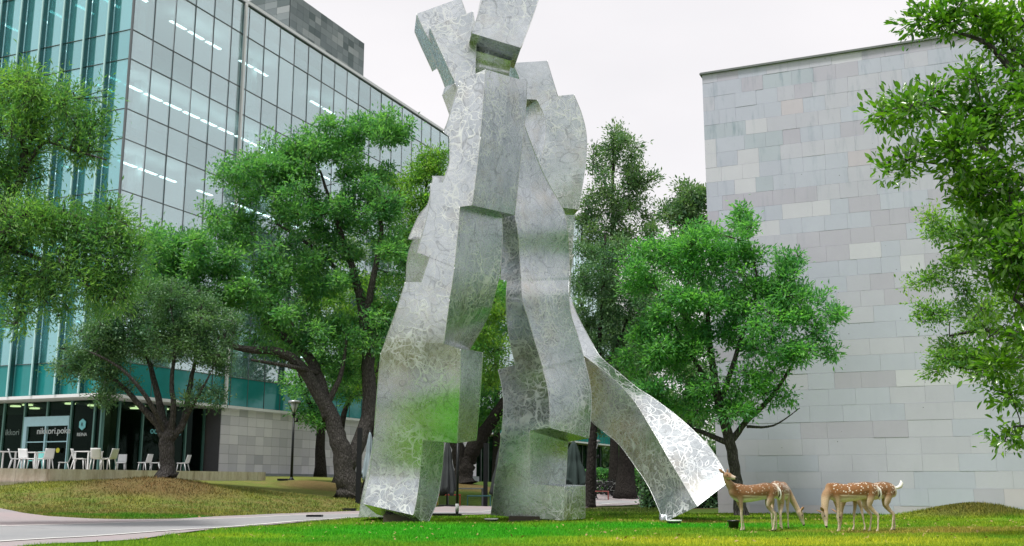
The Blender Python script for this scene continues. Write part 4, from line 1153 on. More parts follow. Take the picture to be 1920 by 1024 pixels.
# tree B: umbrella shaped tree on the brown mound
finish(tree('low umbrella shaped tree with dense grey green crown on the brown mound', 'b',
    [[(312, 908, 38.5, .34), (313, 870, 38.5, .26), (314, 825, 38.5, .27), (318, 810, 38.5, .22), (322, 790, 38.5, .15)],
     [(310, 825, 38.5, .15), (290, 790, 38.4, .14), (262, 760, 38.2, .11), (225, 720, 38, .08), (180, 690, 38, .04)],
     [(312, 820, 38.5, .16), (302, 770, 38.6, .13), (288, 710, 38.8, .10), (270, 650, 39, .06), (250, 600, 39, .03)],
     [(318, 822, 38.5, .15), (325, 770, 38.3, .11), (322, 710, 38.2, .08), (330, 640, 38.2, .05), (320, 580, 38.2, .03)],
     [(322, 822, 38.5, .15), (345, 790, 38.6, .13), (355, 730, 38.8, .10), (368, 670, 39, .06), (385, 620, 39, .04)],
     [(312, 815, 38.5, .10), (275, 745, 37.6, .08), (225, 690, 37.2, .05), (170, 660, 37, .03)],
     [(345, 790, 38.6, .08), (370, 745, 38, .06), (395, 700, 37.8, .03)]],
    [(170, 650, 38, 55, 42, 1.3, 1.4), (230, 610, 38.3, 75, 50, 1.7, 2.0), (310, 580, 38.4, 85, 52, 1.9, 2.4), (380, 600, 38.6, 62, 55, 1.6, 1.7), (300, 640, 38.4, 100, 45, 1.8, 2.0), (400, 660, 38.7, 42, 45, 1.2, 1.0), (140, 690, 38, 32, 24, .8, .5), (215, 700, 38, 50, 24, 1.1, .6), (385, 745, 38.2, 36, 24, .7, .35), (200, 745, 38, 32, 12, .6, .25)],
    LF_dark, BK_grey, .10, .045, 3000, 24, tuft_r=.15, seed=25), LF_dark)
# tree A: hanging foliage at the left edge, trunk outside the frame
finish(tree('tall tree with fine hanging foliage reaching in from the left edge', 'a',
    [[(-190, 985, 24, .34), (-170, 800, 24, .28), (-120, 600, 24, .22), (-60, 480, 24, .17), (0, 400, 24.2, .12), (40, 330, 24.2, .09), (45, 230, 24.2, .06), (60, 160, 24.2, .03)],
     [(-60, 480, 24, .12), (20, 430, 23.6, .09), (60, 400, 23.5, .07), (120, 400, 23.5, .05), (230, 440, 23.4, .03)],
     [(30, 350, 24.2, .06), (80, 270, 24, .045), (130, 280, 23.8, .035), (200, 300, 23.6, .018)],
     [(-30, 450, 24, .10), (60, 480, 24, .06), (160, 520, 24, .04), (210, 560, 24, .02)],
     [(45, 300, 24.2, .05), (75, 230, 24.3, .03), (130, 190, 24.3, .015)]],
    [(20, 170, 24.2, 60, 30, .9, 1.0), (90, 185, 24, 70, 35, 1.0, 1.3), (150, 220, 23.9, 45, 30, .8, .6), (40, 250, 24.2, 90, 55, 1.1, 1.8), (140, 270, 23.8, 55, 28, .7, .7), (10, 330, 24.2, 60, 60, 1.0, 1.0), (30, 420, 24, 75, 60, 1.1, 1.6), (110, 420, 23.6, 70, 45, 1.0, 1.4), (190, 430, 23.5, 60, 45, .9, 1.3), (60, 500, 24, 90, 50, 1.1, 1.6), (170, 510, 23.8, 80, 45, 1.0, 1.5), (230, 480, 23.6, 45, 45, .7, .7),
     (30, 590, 24, 30, 45, .6, .5), (95, 560, 24, 40, 30, .6, .4), (210, 560, 23.8, 45, 25, .6, .5), (-60, 350, 24, 70, 130, 1.2, 1.4), (-80, 520, 24, 60, 70, 1.2, .8), (200, 180, 23.9, 14, 14, .3, .05)],
    LF_ash, BK_grey, .13, .030, 2500, 20, tuft_r=.17, clump=.30, droop=.35, seed=26, flat=1.1), LF_ash)
# tree E: seen between the legs
finish(tree('dark forked tree seen between the two steel legs', 'e',
    [[(868, 922, 55, .55), (870, 880, 55, .48), (885, 845, 55, .42), (912, 805, 55, .34), (945, 755, 55, .26), (985, 690, 55, .16), (1000, 600, 55, .08)],
     [(866, 885, 55, .40), (858, 840, 55, .34), (850, 780, 55, .26), (840, 700, 55, .16), (860, 600, 55, .08)]],
    [(920, 560, 55, 60, 60, 2, 1.4), (900, 640, 55, 50, 50, 2, 1.2), (960, 760, 56, 60, 45, 2, 1.2), (900, 720, 56, 60, 50, 2, 1.2), (880, 790, 57, 40, 26, 1.5, .6), (1010, 560, 55, 60, 80, 2, 1.2), (800, 640, 55, 60, 80, 2, 1.0), (1000, 830, 57, 50, 30, 1.5, .5)],
    LF_yel, BK_dark, .20, .09, 1000, 20, tuft_r=.26, seed=28, rmax=.1), LF_oak)
# tree F: slim straight trunk between right leg and tail
finish(tree('straight dark trunked tree rising behind the gap between right leg and tail', 'f',
    [[(1106, 953, 45, .21), (1108, 880, 45, .19), (1112, 800, 45, .17), (1120, 700, 45, .13), (1130, 560, 45, .08), (1135, 440, 45, .04)],
     [(1118, 720, 45, .08), (1160, 640, 45.3, .05), (1190, 560, 45.4, .03)]],
    [(1120, 500, 45.2, 52, 60, 1.6, 1.3), (1110, 600, 45.2, 48, 70, 1.5, 1.4), (1170, 560, 45.5, 55, 70, 1.5, 1.4), (1150, 680, 45.4, 48, 60, 1.4, 1.1), (1200, 640, 45.6, 40, 60, 1.2, .8), (1130, 790, 45.8, 36, 26, 1.0, .5), (1170, 480, 45.4, 42, 40, 1.3, .7)],
    LF_dark, BK_dark, .13, .055, 1300, 24, tuft_r=.19, seed=29), LF_dark)
# far trees behind
def far_tree(label, bx, by, Y, top, blobs, seed, leaf=LF_far, n=700, tr=.22, wid=.3):
    finish(tree(label, 'x', [[(bx, by, Y, wid), (bx + 2, (by * 2 + top) / 3, Y, wid * .75), (bx - 2, (by + top * 2) / 3, Y, wid * .45), (bx + 1, top, Y, .05)]], blobs, leaf, BK_dark, .26, .10, n, 18, tuft_r=.3, seed=seed, twig=.02, name='tree'), leaf)
far_tree('tall loose grey green tree behind the back blocks of the sculpture', 1150, 905, 72, 250, [(1150, 290, 72, 50, 45, 2.2, 1.0), (1140, 360, 72, 70, 55, 3, 1.6), (1190, 350, 72, 40, 45, 2.2, .9), (1120, 440, 72, 50, 50, 2.5, 1.2), (1190, 430, 72, 50, 50, 2.4, 1.2), (1150, 250, 72, 22, 20, 1, .2), (1130, 540, 72, 50, 80, 2.5, 1.2), (1180, 620, 72, 60, 90, 2.5, 1.4)], 31, n=1300)
far_tree('wispy tree top showing beside the left edge of the stone wall', 1290, 905, 66, 350, [(1290, 370, 66, 42, 35, 2, 1.0), (1260, 400, 66, 40, 30, 2, .9), (1310, 400, 66, 30, 60, 1.8, .8), (1270, 470, 66, 60, 60, 2.2, 1.2), (1260, 590, 66, 70, 90, 2.5, 1.4), (1240, 740, 66, 60, 90, 2.5, 1.2), (1300, 720, 66, 50, 90, 2.5, 1.0)], 32, n=1300)
far_tree('dark leaning tree trunk behind the parked bicycles', 1172, 915, 62, 640, [(1150, 640, 62, 60, 70, 2.5, 1.0), (1190, 700, 62, 50, 60, 2, 1.0), (1150, 770, 62, 70, 40, 2.5, .8), (1230, 780, 62, 60, 50, 2.2, .8)], 33, n=600, wid=.55)
far_tree('dense green tree filling the gap left of the neck of the right leg', 930, 905, 78, 420, [(900, 480, 78, 70, 60, 3, 1), (960, 560, 78, 70, 80, 3, 1.2), (880, 640, 78, 80, 80, 3, 1.3), (930, 740, 78, 90, 70, 3, 1.2), (990, 660, 78, 60, 90, 3, 1), (820, 720, 78, 70, 70, 3, 1)], 34, n=1100)
far_tree('dark green tree behind the big oak and the street lamp', 600, 900, 64, 400, [(560, 560, 64, 80, 60, 2.6, 1), (640, 620, 64, 90, 70, 2.6, 1.2), (700, 700, 63, 70, 60, 2.4, 1), (620, 480, 64, 70, 60, 2.6, 1), (520, 640, 62, 60, 40, 2, .6)], 35, n=700)
# tree H2: small-leaved tree at right, behind the near one
finish(tree('small leaved tree at the right edge in front of the stone wall', 'h2',
    [[(2060, 1000, 20, .22), (2040, 850, 20, .17), (1990, 720, 20, .12), (1920, 640, 20, .08), (1850, 620, 20, .045), (1780, 630, 20, .02)],
     [(1990, 720, 20, .08), (1930, 560, 20.2, .06), (1860, 480, 20.3, .04), (1790, 440, 20.3, .02)], [(1940, 650, 20, .05), (1880, 690, 20, .035), (1800, 690, 20, .02)]],
    [(1770, 430, 20.2, 42, 36, .5, .9), (1850, 430, 20.2, 60, 50, .7, 1.4), (1800, 500, 20.2, 50, 36, .5, .9), (1745, 520, 20.2, 32, 22, .35, .4), (1760, 590, 20, 36, 30, .4, .5), (1850, 590, 20, 65, 50, .7, 1.4), (1790, 660, 20, 55, 36, .5, 1.1), (1870, 680, 20, 60, 40, .6, 1.2), (1920, 560, 20, 60, 90, .8, 1.5), (1755, 690, 20, 26, 18, .3, .3), (1960, 650, 20, 60, 90, .8, 1.0)],
    LF_oak, BK_grey, .075, .035, 950, 22, clump=.20, tuft_r=.10, seed=41, twig=.006), LF_mix)
# tree H1: near tree with large glossy leaves, the leaves that show largest are single parts
def near_tree():
    tr = tree('near tree with large glossy leaves reaching in from the right edge', 'h1',
        [[(2230, 1180, 10.5, .16), (2180, 900, 10.5, .13), (2100, 600, 10.5, .10), (2010, 380, 10.5, .07), (1940, 200, 10.5, .045), (1860, 90, 10.5, .03), (1790, 60, 10.5, .012)],
         [(2010, 380, 10.5, .05), (1900, 330, 10.4, .03), (1800, 235, 10.3, .018), (1730, 190, 10.3, .008)],
         [(2050, 470, 10.5, .05), (1930, 420, 10.3, .03), (1850, 330, 10.2, .014), (1700, 300, 10.2, .006)],
         [(1980, 300, 10.5, .04), (1920, 120, 10.6, .03), (1820, 20, 10.6, .015), (1760, -40, 10.6, .01)],
         [(2100, 600, 10.5, .05), (1990, 620, 10.2, .03), (1900, 560, 10.1, .015)], [(2140, 760, 10.5, .04), (2000, 790, 10.3, .02), (1900, 800, 10.2, .008)]],
        [(1740, 50, 10.6, 45, 40, .3, 1.0), (1830, 30, 10.6, 65, 40, .4, 1.4), (1900, 60, 10.6, 60, 60, .4, 1.4), (1715, 205, 10.3, 48, 38, .3, 1.1), (1790, 160, 10.4, 50, 32, .3, .9), (1690, 300, 10.2, 36, 14, .2, .45), (1770, 280, 10.2, 45, 32, .3, 1.0), (1850, 240, 10.4, 55, 60, .45, 1.7), (1910, 200, 10.4, 55, 90, .5, 1.8), (1830, 340, 10.2, 50, 45, .4, 1.4),
         (1900, 380, 10.2, 60, 75, .5, 2.2), (1860, 450, 10.1, 38, 50, .35, 1.1), (1910, 520, 10.1, 50, 80, .45, 2.0), (1905, 650, 10.1, 34, 80, .4, 1.2), (1915, 745, 10.2, 24, 30, .3, .4), (1905, 815, 10.2, 20, 22, .2, .25), (2010, 300, 10.5, 80, 200, .6, 1.5), (2000, 600, 10.4, 70, 150, .5, 1.2)],
        LF_gloss, BK_grey, .085, .034, 1050, 15, clump=.2, tuft_r=.075, seed=42, twig=.004, spread=.45, rmax=.012)
    root, V, Fs, n, (P0, D, S, Nn, l, w, O) = tr
    # leaves with a long oval outline (6 corners) instead of plain rhombs
    q = [P0, P0 + D * l * .3 + S * w * .85 + Nn * l * .05, P0 + D * l * .7 + S * w * .9 + Nn * l * .03, P0 + D * l - Nn * l * .08, P0 + D * l * .7 - S * w * .9 + Nn * l * .03, P0 + D * l * .3 - S * w * .85 + Nn * l * .05, P0 + D * l * .5 - Nn * l * .01]
    V = np.stack(q, 1) - O
    tri = np.array([[0, 1, 6], [1, 2, 6], [2, 3, 6], [3, 4, 6], [4, 5, 6], [5, 0, 6]])
    W = P0 - EYE; dep = W @ FW; sx = 960 + F * W[:, 0] / dep; sy = 512 - F * (W @ UPV) / dep
    inside = (sx > 1640) & (sx < 1915) & (sy > 5) & (sy < 860)
    score = np.where(inside, l[:, 0] / dep, 0)
    pick = np.argsort(-score)[:295]; mask = np.zeros(n, bool); mask[pick] = True
    restV = V[~mask]
    b = np.arange(len(restV))[:, None, None] * 7
    link('crown', npmesh('crown', restV.reshape(-1, 3), (b + tri[None]).reshape(-1, 3), LF_gloss, True), root, kind='stuff')
    for i in pick:
        me = npmesh('leaf', V[i] - V[i][0], tri, LF_gloss, True)
        o = link('leaf', me, root); o.location = V[i][0]
near_tree()
# ---------------------------------------------------------------- deer
def coat_mat():
    m, n, p, out = new_mat('deer_coat')
    a = N(n, 'ShaderNodeAttribute'); a.attribute_name = 'coat'
    s = N(n, 'ShaderNodeAttribute'); s.attribute_name = 'spot'
    co = objco(n)
    v = N(n, 'ShaderNodeTexVoronoi'); v.inputs['Scale'].default_value = 21; v.inputs['Randomness'].default_value = .95
    n.links.new(co, v.inputs['Vector'])
    sp = ramp(n, v.outputs['Distance'], [(.22, 1.0), (.36, 0.0)])
    mpn = N(n, 'ShaderNodeMapping'); mpn.inputs['Scale'].default_value = (.35, 1, 1); n.links.new(co, mpn.inputs[0])
    f = noise(n, mpn.outputs[0], 60, 5, .7)
    c = mixc(n, 1.0, a.outputs['Color'], ramp(n, f, [(.25, .72), (.75, 1.2)]), 'MULTIPLY')
    c = mixc(n, mth(n, 'MULTIPLY', sp, s.outputs['Fac']), c, (.72, .64, .54))
    n.links.new(c, p.inputs['Base Color']); p.inputs['Roughness'].default_value = .8; p.inputs['Specular IOR Level'].default_value = .2
    p.inputs['Sheen Weight'].default_value = .25
    bump(n, p, f, .4, .01)
    return m
M_coat = coat_mat(); M_eye = mat_plain('dark_eye', (.01, .008, .006), .15, var=0); M_hoof = mat_plain('hoof', (.03, .025, .02), .5)
M_earin = mat_plain('ear_fur', (.30, .17, .09), .9); M_tailw = mat_plain('white_fur', (.82, .80, .76), .9); M_taild = mat_plain('black_fur', (.03, .025, .02), .9)
def chain(bm_pts, V, Fs):
    """dense run of ellipsoids from control rows (x,y,z, ry, rz)"""
    A = catmull(bm_pts, 6)
    nu, nv = 12, 8
    for i in range(len(A)):
        x, y, z, a, b = A[i]; t = A[min(i + 1, len(A) - 1)][:3] - A[max(i - 1, 0)][:3]
        r = (min(a, b), a, b)
        base = len(V)
        for j in range(nv + 1):
            th = math.pi * j / nv
            for k in range(nu):
                ph = 2 * math.pi * k / nu
                V.append((x + r[0] * math.sin(th) * math.cos(ph), y + r[1] * math.sin(th) * math.sin(ph), z + r[2] * math.cos(th)))
        for j in range(nv):
            for k in range(nu):
                q = base + j * nu + k; w = base + j * nu + (k + 1) % nu
                Fs.append((q, q + nu, w + nu, w))
def fuse(V, Fs, voxel, smooth=4):
    me = bpy.data.meshes.new('raw'); me.from_pydata(V, [], Fs); me.update()
    o = bpy.data.objects.new('raw', me); COL.objects.link(o)
    r = o.modifiers.new('r', 'REMESH'); r.mode = 'VOXEL'; r.voxel_size = voxel; r.use_smooth_shade = True
    s = o.modifiers.new('s', 'SMOOTH'); s.iterations = smooth; s.factor = .5
    bpy.context.view_layer.update()
    out = bpy.data.meshes.new_from_object(o.evaluated_get(bpy.context.evaluated_depsgraph_get()))
    bpy.data.objects.remove(o)
    return out
def deer(label, px, py, Y, yaw, neck, headdir, feet, tail='down', brown=(.27, .13, .05), spots=1.0, scale=1.08, pl=.75):
    """neck: 3-4 points (x,y,z) from shoulder to skull; headdir: direction of the muzzle; feet: four (dx,dz-lift) offsets"""
    g = at(px, py, Y)
    root = empty('deer', (g[0], g[1], gz(g[0], g[1])), rz=yaw, label=label, cat='deer', group='fallow deer grazing on the lawn')
    root.scale = (scale,) * 3
    V = []; Fs = []
    chain([(-.50, 0, .76, .085, .11), (-.44, 0, .79, .125, .145), (-.30, 0, .80, .150, .165), (-.10, 0, .765, .165, .165), (.10, 0, .745, .165, .175), (.27, 0, .765, .135, .180), (.38, 0, .80, .09, .14)], V, Fs)
    nk = [(.30, 0, .78, .10, .16)] + [(*q[:3], q[3], q[3] * 1.15) for q in neck]
    chain(nk, V, Fs)
    H = np.array(neck[-1][:3]); d = np.array(headdir, float); d /= np.linalg.norm(d)
    up = np.array([0, 0, 1.0]) - d * d[2]
    if np.linalg.norm(up) < .3: up = np.array([.8, 0, .2]) - d * np.dot(d, [.8, 0, .2])
    up /= np.linalg.norm(up); sd = np.cross(d, up)
    chain([(*H, .066, .07), (*(H + d * .07 + up * .005), .062, .066), (*(H + d * .14 - up * .008), .045, .05), (*(H + d * .22 - up * .014), .032, .036), (*(H + d * .26 - up * .018), .027, .028)], V, Fs)
    for (side, hind, f) in ((1, False, feet[0]), (-1, False, feet[1]), (1, True, feet[2]), (-1, True, feet[3])):
        y = .085 * side
        if not hind:
            chain([(.27, y, .74, .06, .12), (.25, y * 1.05, .60, .045, .085), (.24 + f * .35, y, .46, .034, .04), (.25 + f * .6, y, .34, .027, .034), (.25 + f * .8, y, .20, .017, .022), (.25 + f * .95, y, .085, .020, .022), (.27 + f, y, .03, .024, .03)], V, Fs)
        else:
            chain([(-.40, y, .78, .07, .14), (-.36 + f * .2, y * 1.15, .64, .062, .11), (-.33 + f * .4, y * 1.1, .52, .042, .07), (-.42 + f * .6, y, .39, .030, .045), (-.475 + f * .75, y, .33, .024, .034), (-.465 + f * .9, y, .19, .019, .024), (-.455 + f, y, .085, .020, .024), (-.43 + f, y, .03, .024, .03)], V, Fs)
    me = fuse(V, Fs, .0125, 5)
    nv = len(me.vertices); co = np.empty(nv * 3, np.float32); me.vertices.foreach_get('co', co); co = co.reshape(-1, 3)
    no = np.empty(nv * 3, np.float32); me.vertex_normals.foreach_get('vector', no); no = no.reshape(-1, 3)
    B = np.array(brown); pale = np.array((.52, .40, .26)); white = np.array((.72, .66, .56)); dk = np.array((.13, .07, .035))
    x, y, z = co.T
    c = np.tile(B, (nv, 1))
    def mixin(mask, colr):
        nonlocal c
        c = c * (1 - mask[:, None]) + np.asarray(colr) * mask[:, None]
    body = sstep(-.62, -.50, x) * (1 - sstep(.34, .44, x))
    mixin(sstep(.90, .96, z) * body * .6, dk)
    mixin((1 - sstep(.62, .74, z)) * pl, pale)                       # legs and lower flank paler
    mixin((1 - sstep(.61, .69, z)) * sstep(-.34, -.2, x) * (1 - sstep(.14, .24, x)) * (z > .5), white)
    mixin(np.clip((1 - sstep(.30, .52, z)) * .8, 0, 1), (.62, .53, .42))
    mixin(sstep(.4, .8, -no[:, 2]) * (z > .5) * .8, white)
    mixin((1 - sstep(-.53, -.47, x)) * sstep(.5, .6, z) * sstep(.2, .7, -no[:, 0]) * .9, white)
    hd = np.linalg.norm(co - (H + d * .10), axis=1); dn = (co - H) @ d
    nose = (np.linalg.norm(co - (H + d * .275 - up * .018), axis=1) < .035).astype(float)
    neckm = sstep(.36, .46, x) * (hd > .1)
    mixin(neckm * .35, pale); mixin((hd < .18) * .35, (.42, .28, .17))
    mixin(sstep(.12, .2, dn) * (hd < .2) * (1 - nose) * .5, white)
    mixin(nose, (.02, .017, .015)); mixin((z < .035).astype(float), (.03, .025, .02))
    spot = sstep(.70, .77, z) * (1 - sstep(.93, .99, z) * .3) * sstep(-.55, -.48, x) * (1 - sstep(.30, .42, x)) * spots
    # pale side stripe where the flank meets the belly
    st = np.exp(-((z - .695 - .03 * x) / .012) ** 2) * sstep(-.30, -.22, x) * (1 - sstep(.16, .24, x)) * (np.abs(no[:, 1]) > .6)
    mixin(st * .85 * min(1, spots + .3), (.75, .64, .5))
    at_ = me.color_attributes.new('coat', 'FLOAT_COLOR', 'POINT'); at_.data.foreach_set('color', np.c_[np.clip(c, 0, 1), np.ones(nv)].astype(np.float32).ravel())
    a2 = me.attributes.new('spot', 'FLOAT', 'POINT'); a2.data.foreach_set('value', spot.astype(np.float32))
    me.materials.clear(); me.materials.append(M_coat); me.name = 'body'
    link('body', me, root)
    for s in (1, -1):
        e = MB(); p0 = H + up * .045 + sd * s * .04 - d * .01
        ed = (sd * s * .8 + up * .55 - d * .45); ed /= np.linalg.norm(ed); w = np.cross(ed, d); w /= np.linalg.norm(w); t = np.cross(ed, w)
        prof = [(0, .012), (.03, .028), (.07, .036), (.11, .028), (.145, .006)]
        VV = []
        for (q, r_) in prof:
            for k in range(8):
                an = 2 * math.pi * k / 8; VV.append(p0 + ed * q + w * math.cos(an) * r_ + t * math.sin(an) * r_ * .32)
        e.add(VV, [(i * 8 + k, i * 8 + (k + 1) % 8, i * 8 + 8 + (k + 1) % 8, i * 8 + 8 + k) for i in range(4) for k in range(8)] + [tuple(range(8))[::-1], tuple(range(32, 40))], True)
        e.build('ear', M_earin, root)
        b = MB(); b.ball(H + d * .075 + up * .022 + sd * s * .054, .014, 8, 6); b.build('eye', M_eye, root)
    tl = MB()
    if tail == 'up':
        tl.tube([(-.53, 0, .84), (-.60, 0, .84), (-.67, 0, .87), (-.70, 0, .93), (-.685, 0, .985)], [.022, .03, .042, .038, .008], 8); tl.build('tail', M_tailw, root)
    else:
        tl.tube([(-.53, 0, .86), (-.575, 0, .81), (-.585, 0, .73), (-.575, 0, .65), (-.57, 0, .61)], [.026, .034, .036, .026, .008], 8); tl.build('tail', M_tailw, root)
        t2 = MB()
        for s in (1, -1): t2.tube([(-.525, s * .035, .85), (-.56, s * .048, .78), (-.555, s * .052, .70), (-.535, s * .05, .66)], [.008, .016, .014, .004], 6)
        t2.build('rump_stripe', M_taild, root)
    return root
D1 = deer('brown deer with raised head looking back over its shoulder beside the black bucket', 1412, 997, 22.3, R(184), [(.42, .0, .90, .085), (.50, .02, 1.02, .062), (.515, .03, 1.10, .055)], (-.55, .75, -.12), (.0, -.10, .06, -.05), spots=.45, brown=(.205, .096, .038), scale=1.03, pl=.4)
D2 = deer('white spotted deer seen from behind, grazing with its head to the right', 1466, 990, 23.4, R(64), [(.44, -.05, .74, .085), (.52, -.16, .52, .062), (.55, -.25, .33, .052)], (.10, -.35, -.93), (.02, -.04, .0, .05), brown=(.235, .11, .05))
D3 = deer('spotted deer with lowered head grazing in front of another one', 1597, 996, 22.4, R(178), [(.46, .06, .70, .09), (.52, .14, .52, .070), (.53, .17, .38, .060)], (.08, .22, -.97), (.02, -.05, -.02, .08), brown=(.235, .105, .036))
D4 = deer('spotted deer with curled up white tail behind the grazing one', 1633, 997, 23.0, R(186), [(.46, -.05, .70, .09), (.53, -.10, .50, .066), (.56, -.12, .34, .055)], (.12, -.05, -.98), (-.10, .06, .05, -.08), tail='up', brown=(.225, .108, .042))

# ---------------------------------------------------------------- people
def person(label, px, py, Y, yaw, top, bottom, hair, stride=.0, scale=1.0, bag=False):
    g = at(px, py, Y); z = gz(g[0], g[1])
    root = empty('person', (g[0], g[1], max(z, g[2]) if py < 906 else z), rz=yaw, label=label, cat='person'); root.scale = (scale,) * 3
    skin = mat_plain('skin', (.50, .30, .21), .6)
    V = []; Fs = []
    chain([(0, 0, .98, .15, .10), (0, 0, 1.10, .13, .11), (.01, 0, 1.28, .15, .12), (0, 0, 1.42, .14, .07), (.0, 0, 1.50, .055, .06), (.02, 0, 1.56, .055, .06), (.03, 0, 1.64, .075, .10)], V, Fs)
    for s in (1, -1):
        f = stride * s
        chain([(0, .09 * s, .95, .085, .10), (f * .45, .09 * s, .72, .072, .08), (f * .8 + .02, .09 * s, .50, .055, .06), (f * .85, .09 * s, .30, .05, .05), (f * 1.1 - .02, .09 * s, .10, .035, .04), (f * 1.15 + .04, .09 * s, .04, .04, .035), (f * 1.15 + .14, .09 * s, .03, .035, .025)], V, Fs)
        chain([(0, .17 * s, 1.42, .05, .05), (-.02 - f * .2, .21 * s, 1.24, .042, .05), (-.02 - f * .4, .23 * s, 1.08, .034, .04), (.05 - f * .5, .22 * s, .92, .028, .03), (.08 - f * .5, .21 * s, .82, .024, .035)], V, Fs)
    me = fuse(V, Fs, .022, 3); me.materials.clear(); me.materials.append(skin); me.name = 'body'; link('body', me, root)
    V = []; Fs = []
    chain([(0, 0, .99, .17, .12), (0, 0, 1.12, .15, .13), (.01, 0, 1.28, .17, .135), (0, 0, 1.43, .155, .085)], V, Fs)
    for s in (1, -1): chain([(0, .17 * s, 1.42, .065, .065), (-.02, .205 * s, 1.27, .06, .06)], V, Fs)
    me = fuse(V, Fs, .022, 3); me.materials.clear(); me.materials.append(top); link('shirt', me, root)
    V = []; Fs = []
    chain([(0, 0, 1.0, .165, .115), (0, 0, .92, .165, .115)], V, Fs)
    for s in (1, -1):
        f = stride * s
        chain([(0, .09 * s, .92, .10, .11), (f * .45, .09 * s, .70, .085, .09)] + ([(f * .8 + .02, .09 * s, .50, .068, .072), (f * .95, .09 * s, .28, .06, .06), (f * 1.1 - .02, .09 * s, .12, .055, .05)] if stride < .25 else []), V, Fs)
    me = fuse(V, Fs, .022, 3); me.materials.clear(); me.materials.append(bottom); link('trousers' if stride < .25 else 'shorts', me, root)
    h = MB(); h.ball((.005, 0, 1.665), (.095, .088, .105), 14, 10); h.build('hair', hair, root)
    e = MB()
    for s in (1, -1): e.ball((.10, .03 * s, 1.66), .012, 8, 6)
    e.build('eyes', M_eye, root)
    if bag:
        b = MB(); b.box(-.27, -.12, -.14, .14, 1.02, 1.44); b.build('backpack', mat_plain('dark_bag', (.03, .035, .04), .8), root, bevel=.04)
    return root
M_hair = mat_plain('black_hair', (.012, .010, .010), .5)
person('dark haired person in light blue shirt with dark backpack walking away past the hedge', 1083, 933, 64, R(60), mat_plain('light_blue_shirt', (.45, .58, .66), .8), mat_plain('dark_trousers', (.03, .035, .05), .8), M_hair, .12, bag=True)
person('bare legged person striding along the stone wall behind the forked tree', 862, 905, 62, R(180), mat_plain('red_top', (.42, .12, .10), .8), mat_plain('pink_shorts', (.55, .20, .20), .8), M_hair, .36)

# ---------------------------------------------------------------- chairs and tables on the terrace
M_plastic = mat_plain('white_plastic', (.78, .79, .80), .45, var=.05); M_plast2 = mat_plain('pale_grey_plastic', (.60, .62, .64), .45, var=.05); M_teal = mat_plain('teal_plastic', (.12, .42, .40), .5)
def chair(label, px, py, Y, yaw, m=None, z=None, group='white cafe chairs outside on the terrace'):
    m = m or M_plastic; g = at(px, py, Y)
    root = empty('chair', (g[0], g[1], FZ if z is None else z), rz=yaw, label=label, cat='chair', group=group)
    V = []; nx_, ny_ = 6, 6
    s = MB()
    for i in range(nx_ + 1):
        for j in range(ny_ + 1):
            u = i / nx_; w = j / ny_ * 2 - 1; x = -.21 + .43 * u
            zz = .445 + .02 * w * w - .015 * math.sin(math.pi * u) - (.02 * (u - .85) / .15 if u > .85 else 0)
            V.append((x, w * (.20 + .02 * u), zz))
    top = len(V); V += [(x, y, z_ - .022) for x, y, z_ in V]
    Fq = [(i * (ny_ + 1) + j, (i + 1) * (ny_ + 1) + j, (i + 1) * (ny_ + 1) + j + 1, i * (ny_ + 1) + j + 1) for i in range(nx_) for j in range(ny_)]
    Fb = [tuple(q + top for q in reversed(f)) for f in Fq]
    ed = [i * (ny_ + 1) for i in range(nx_ + 1)] + [nx_ * (ny_ + 1) + j for j in range(1, ny_ + 1)] + [i * (ny_ + 1) + ny_ for i in range(nx_ - 1, -1, -1)] + [j for j in range(ny_ - 1, 0, -1)]
    Fe = [(a, b, b + top, a + top)[::-1] for a, b in zip(ed, ed[1:] + ed[:1])]
    s.add(V, Fq + Fb + Fe, True); s.build('seat', m, root)
    b = MB(); V = []
    for i in range(nx_ + 1):
        for j in range(ny_ + 1):
            u = i / nx_; w = j / ny_ * 2 - 1
            V.append((-.205 - .115 * u - .035 * (1 - w * w) * u, w * (.205 - .012 * u), .44 + .39 * u + .0 * w))
    top = len(V); V += [(x - .02, y, z_) for x, y, z_ in V]
    b.add(V, [tuple(reversed(f)) for f in Fq] + [tuple(reversed(f)) for f in Fb] + [tuple(reversed(f)) for f in Fe], True); b.build('backrest', m, root)
    for sx, sy in ((1, 1), (1, -1), (-1, 1), (-1, -1)):
        l = MB(); l.tube([(.17 * sx, .17 * sy, .43), ((.215 if sx > 0 else -.285), .205 * sy, 0)], [.024, .015], 8); l.build('leg', m, root)
    return root
def table(label, px, py, Y, w, d, h, m, yaw, z=None, slab=.03, group=None):
    g = at(px, py, Y)
    root = empty('table', (g[0], g[1], FZ if z is None else z), rz=yaw, label=label, cat='table', group=group)
    t = MB(); t.box(-w / 2, w / 2, -d / 2, d / 2, h - slab, h); t.build('tabletop', m, root, bevel=.006)
    for sx, sy in ((1, 1), (1, -1), (-1, 1), (-1, -1)):
        l = MB(); l.box(sx * (w / 2 - .05) - .025, sx * (w / 2 - .05) + .025, sy * (d / 2 - .05) - .025, sy * (d / 2 - .05) + .025, 0, h - slab - .001); l.build('leg', m, root)
    return root
table('long white table cut by the left edge of the photo', -12, 878, 43.2, 1.5, .8, .75, M_plastic, BROT, group='white tables on the terrace')
table('white square table right of the sliding door', 164, 879, 43.0, .80, .80, .74, M_plastic, BROT, group='white tables on the terrace')
table('white table in front of the cafe door', 66, 879, 43.6, .85, .8, .72, M_plastic, BROT, group='white tables on the terrace')
chair('leftmost chair of the terrace, turned to its right neighbour', 30, 879, 43.0, R(20), M_plast2)
chair('second white chair from the left, angled seat edge toward the lawn', 48, 879, 42.4, R(-35), M_plastic)
chair('white chair in front of the door with its back to the lawn', 84, 879, 42.6, R(140), M_plastic)
chair('white chair in side view facing right, left of the square table', 148, 880, 42.7, R(8), M_plastic)
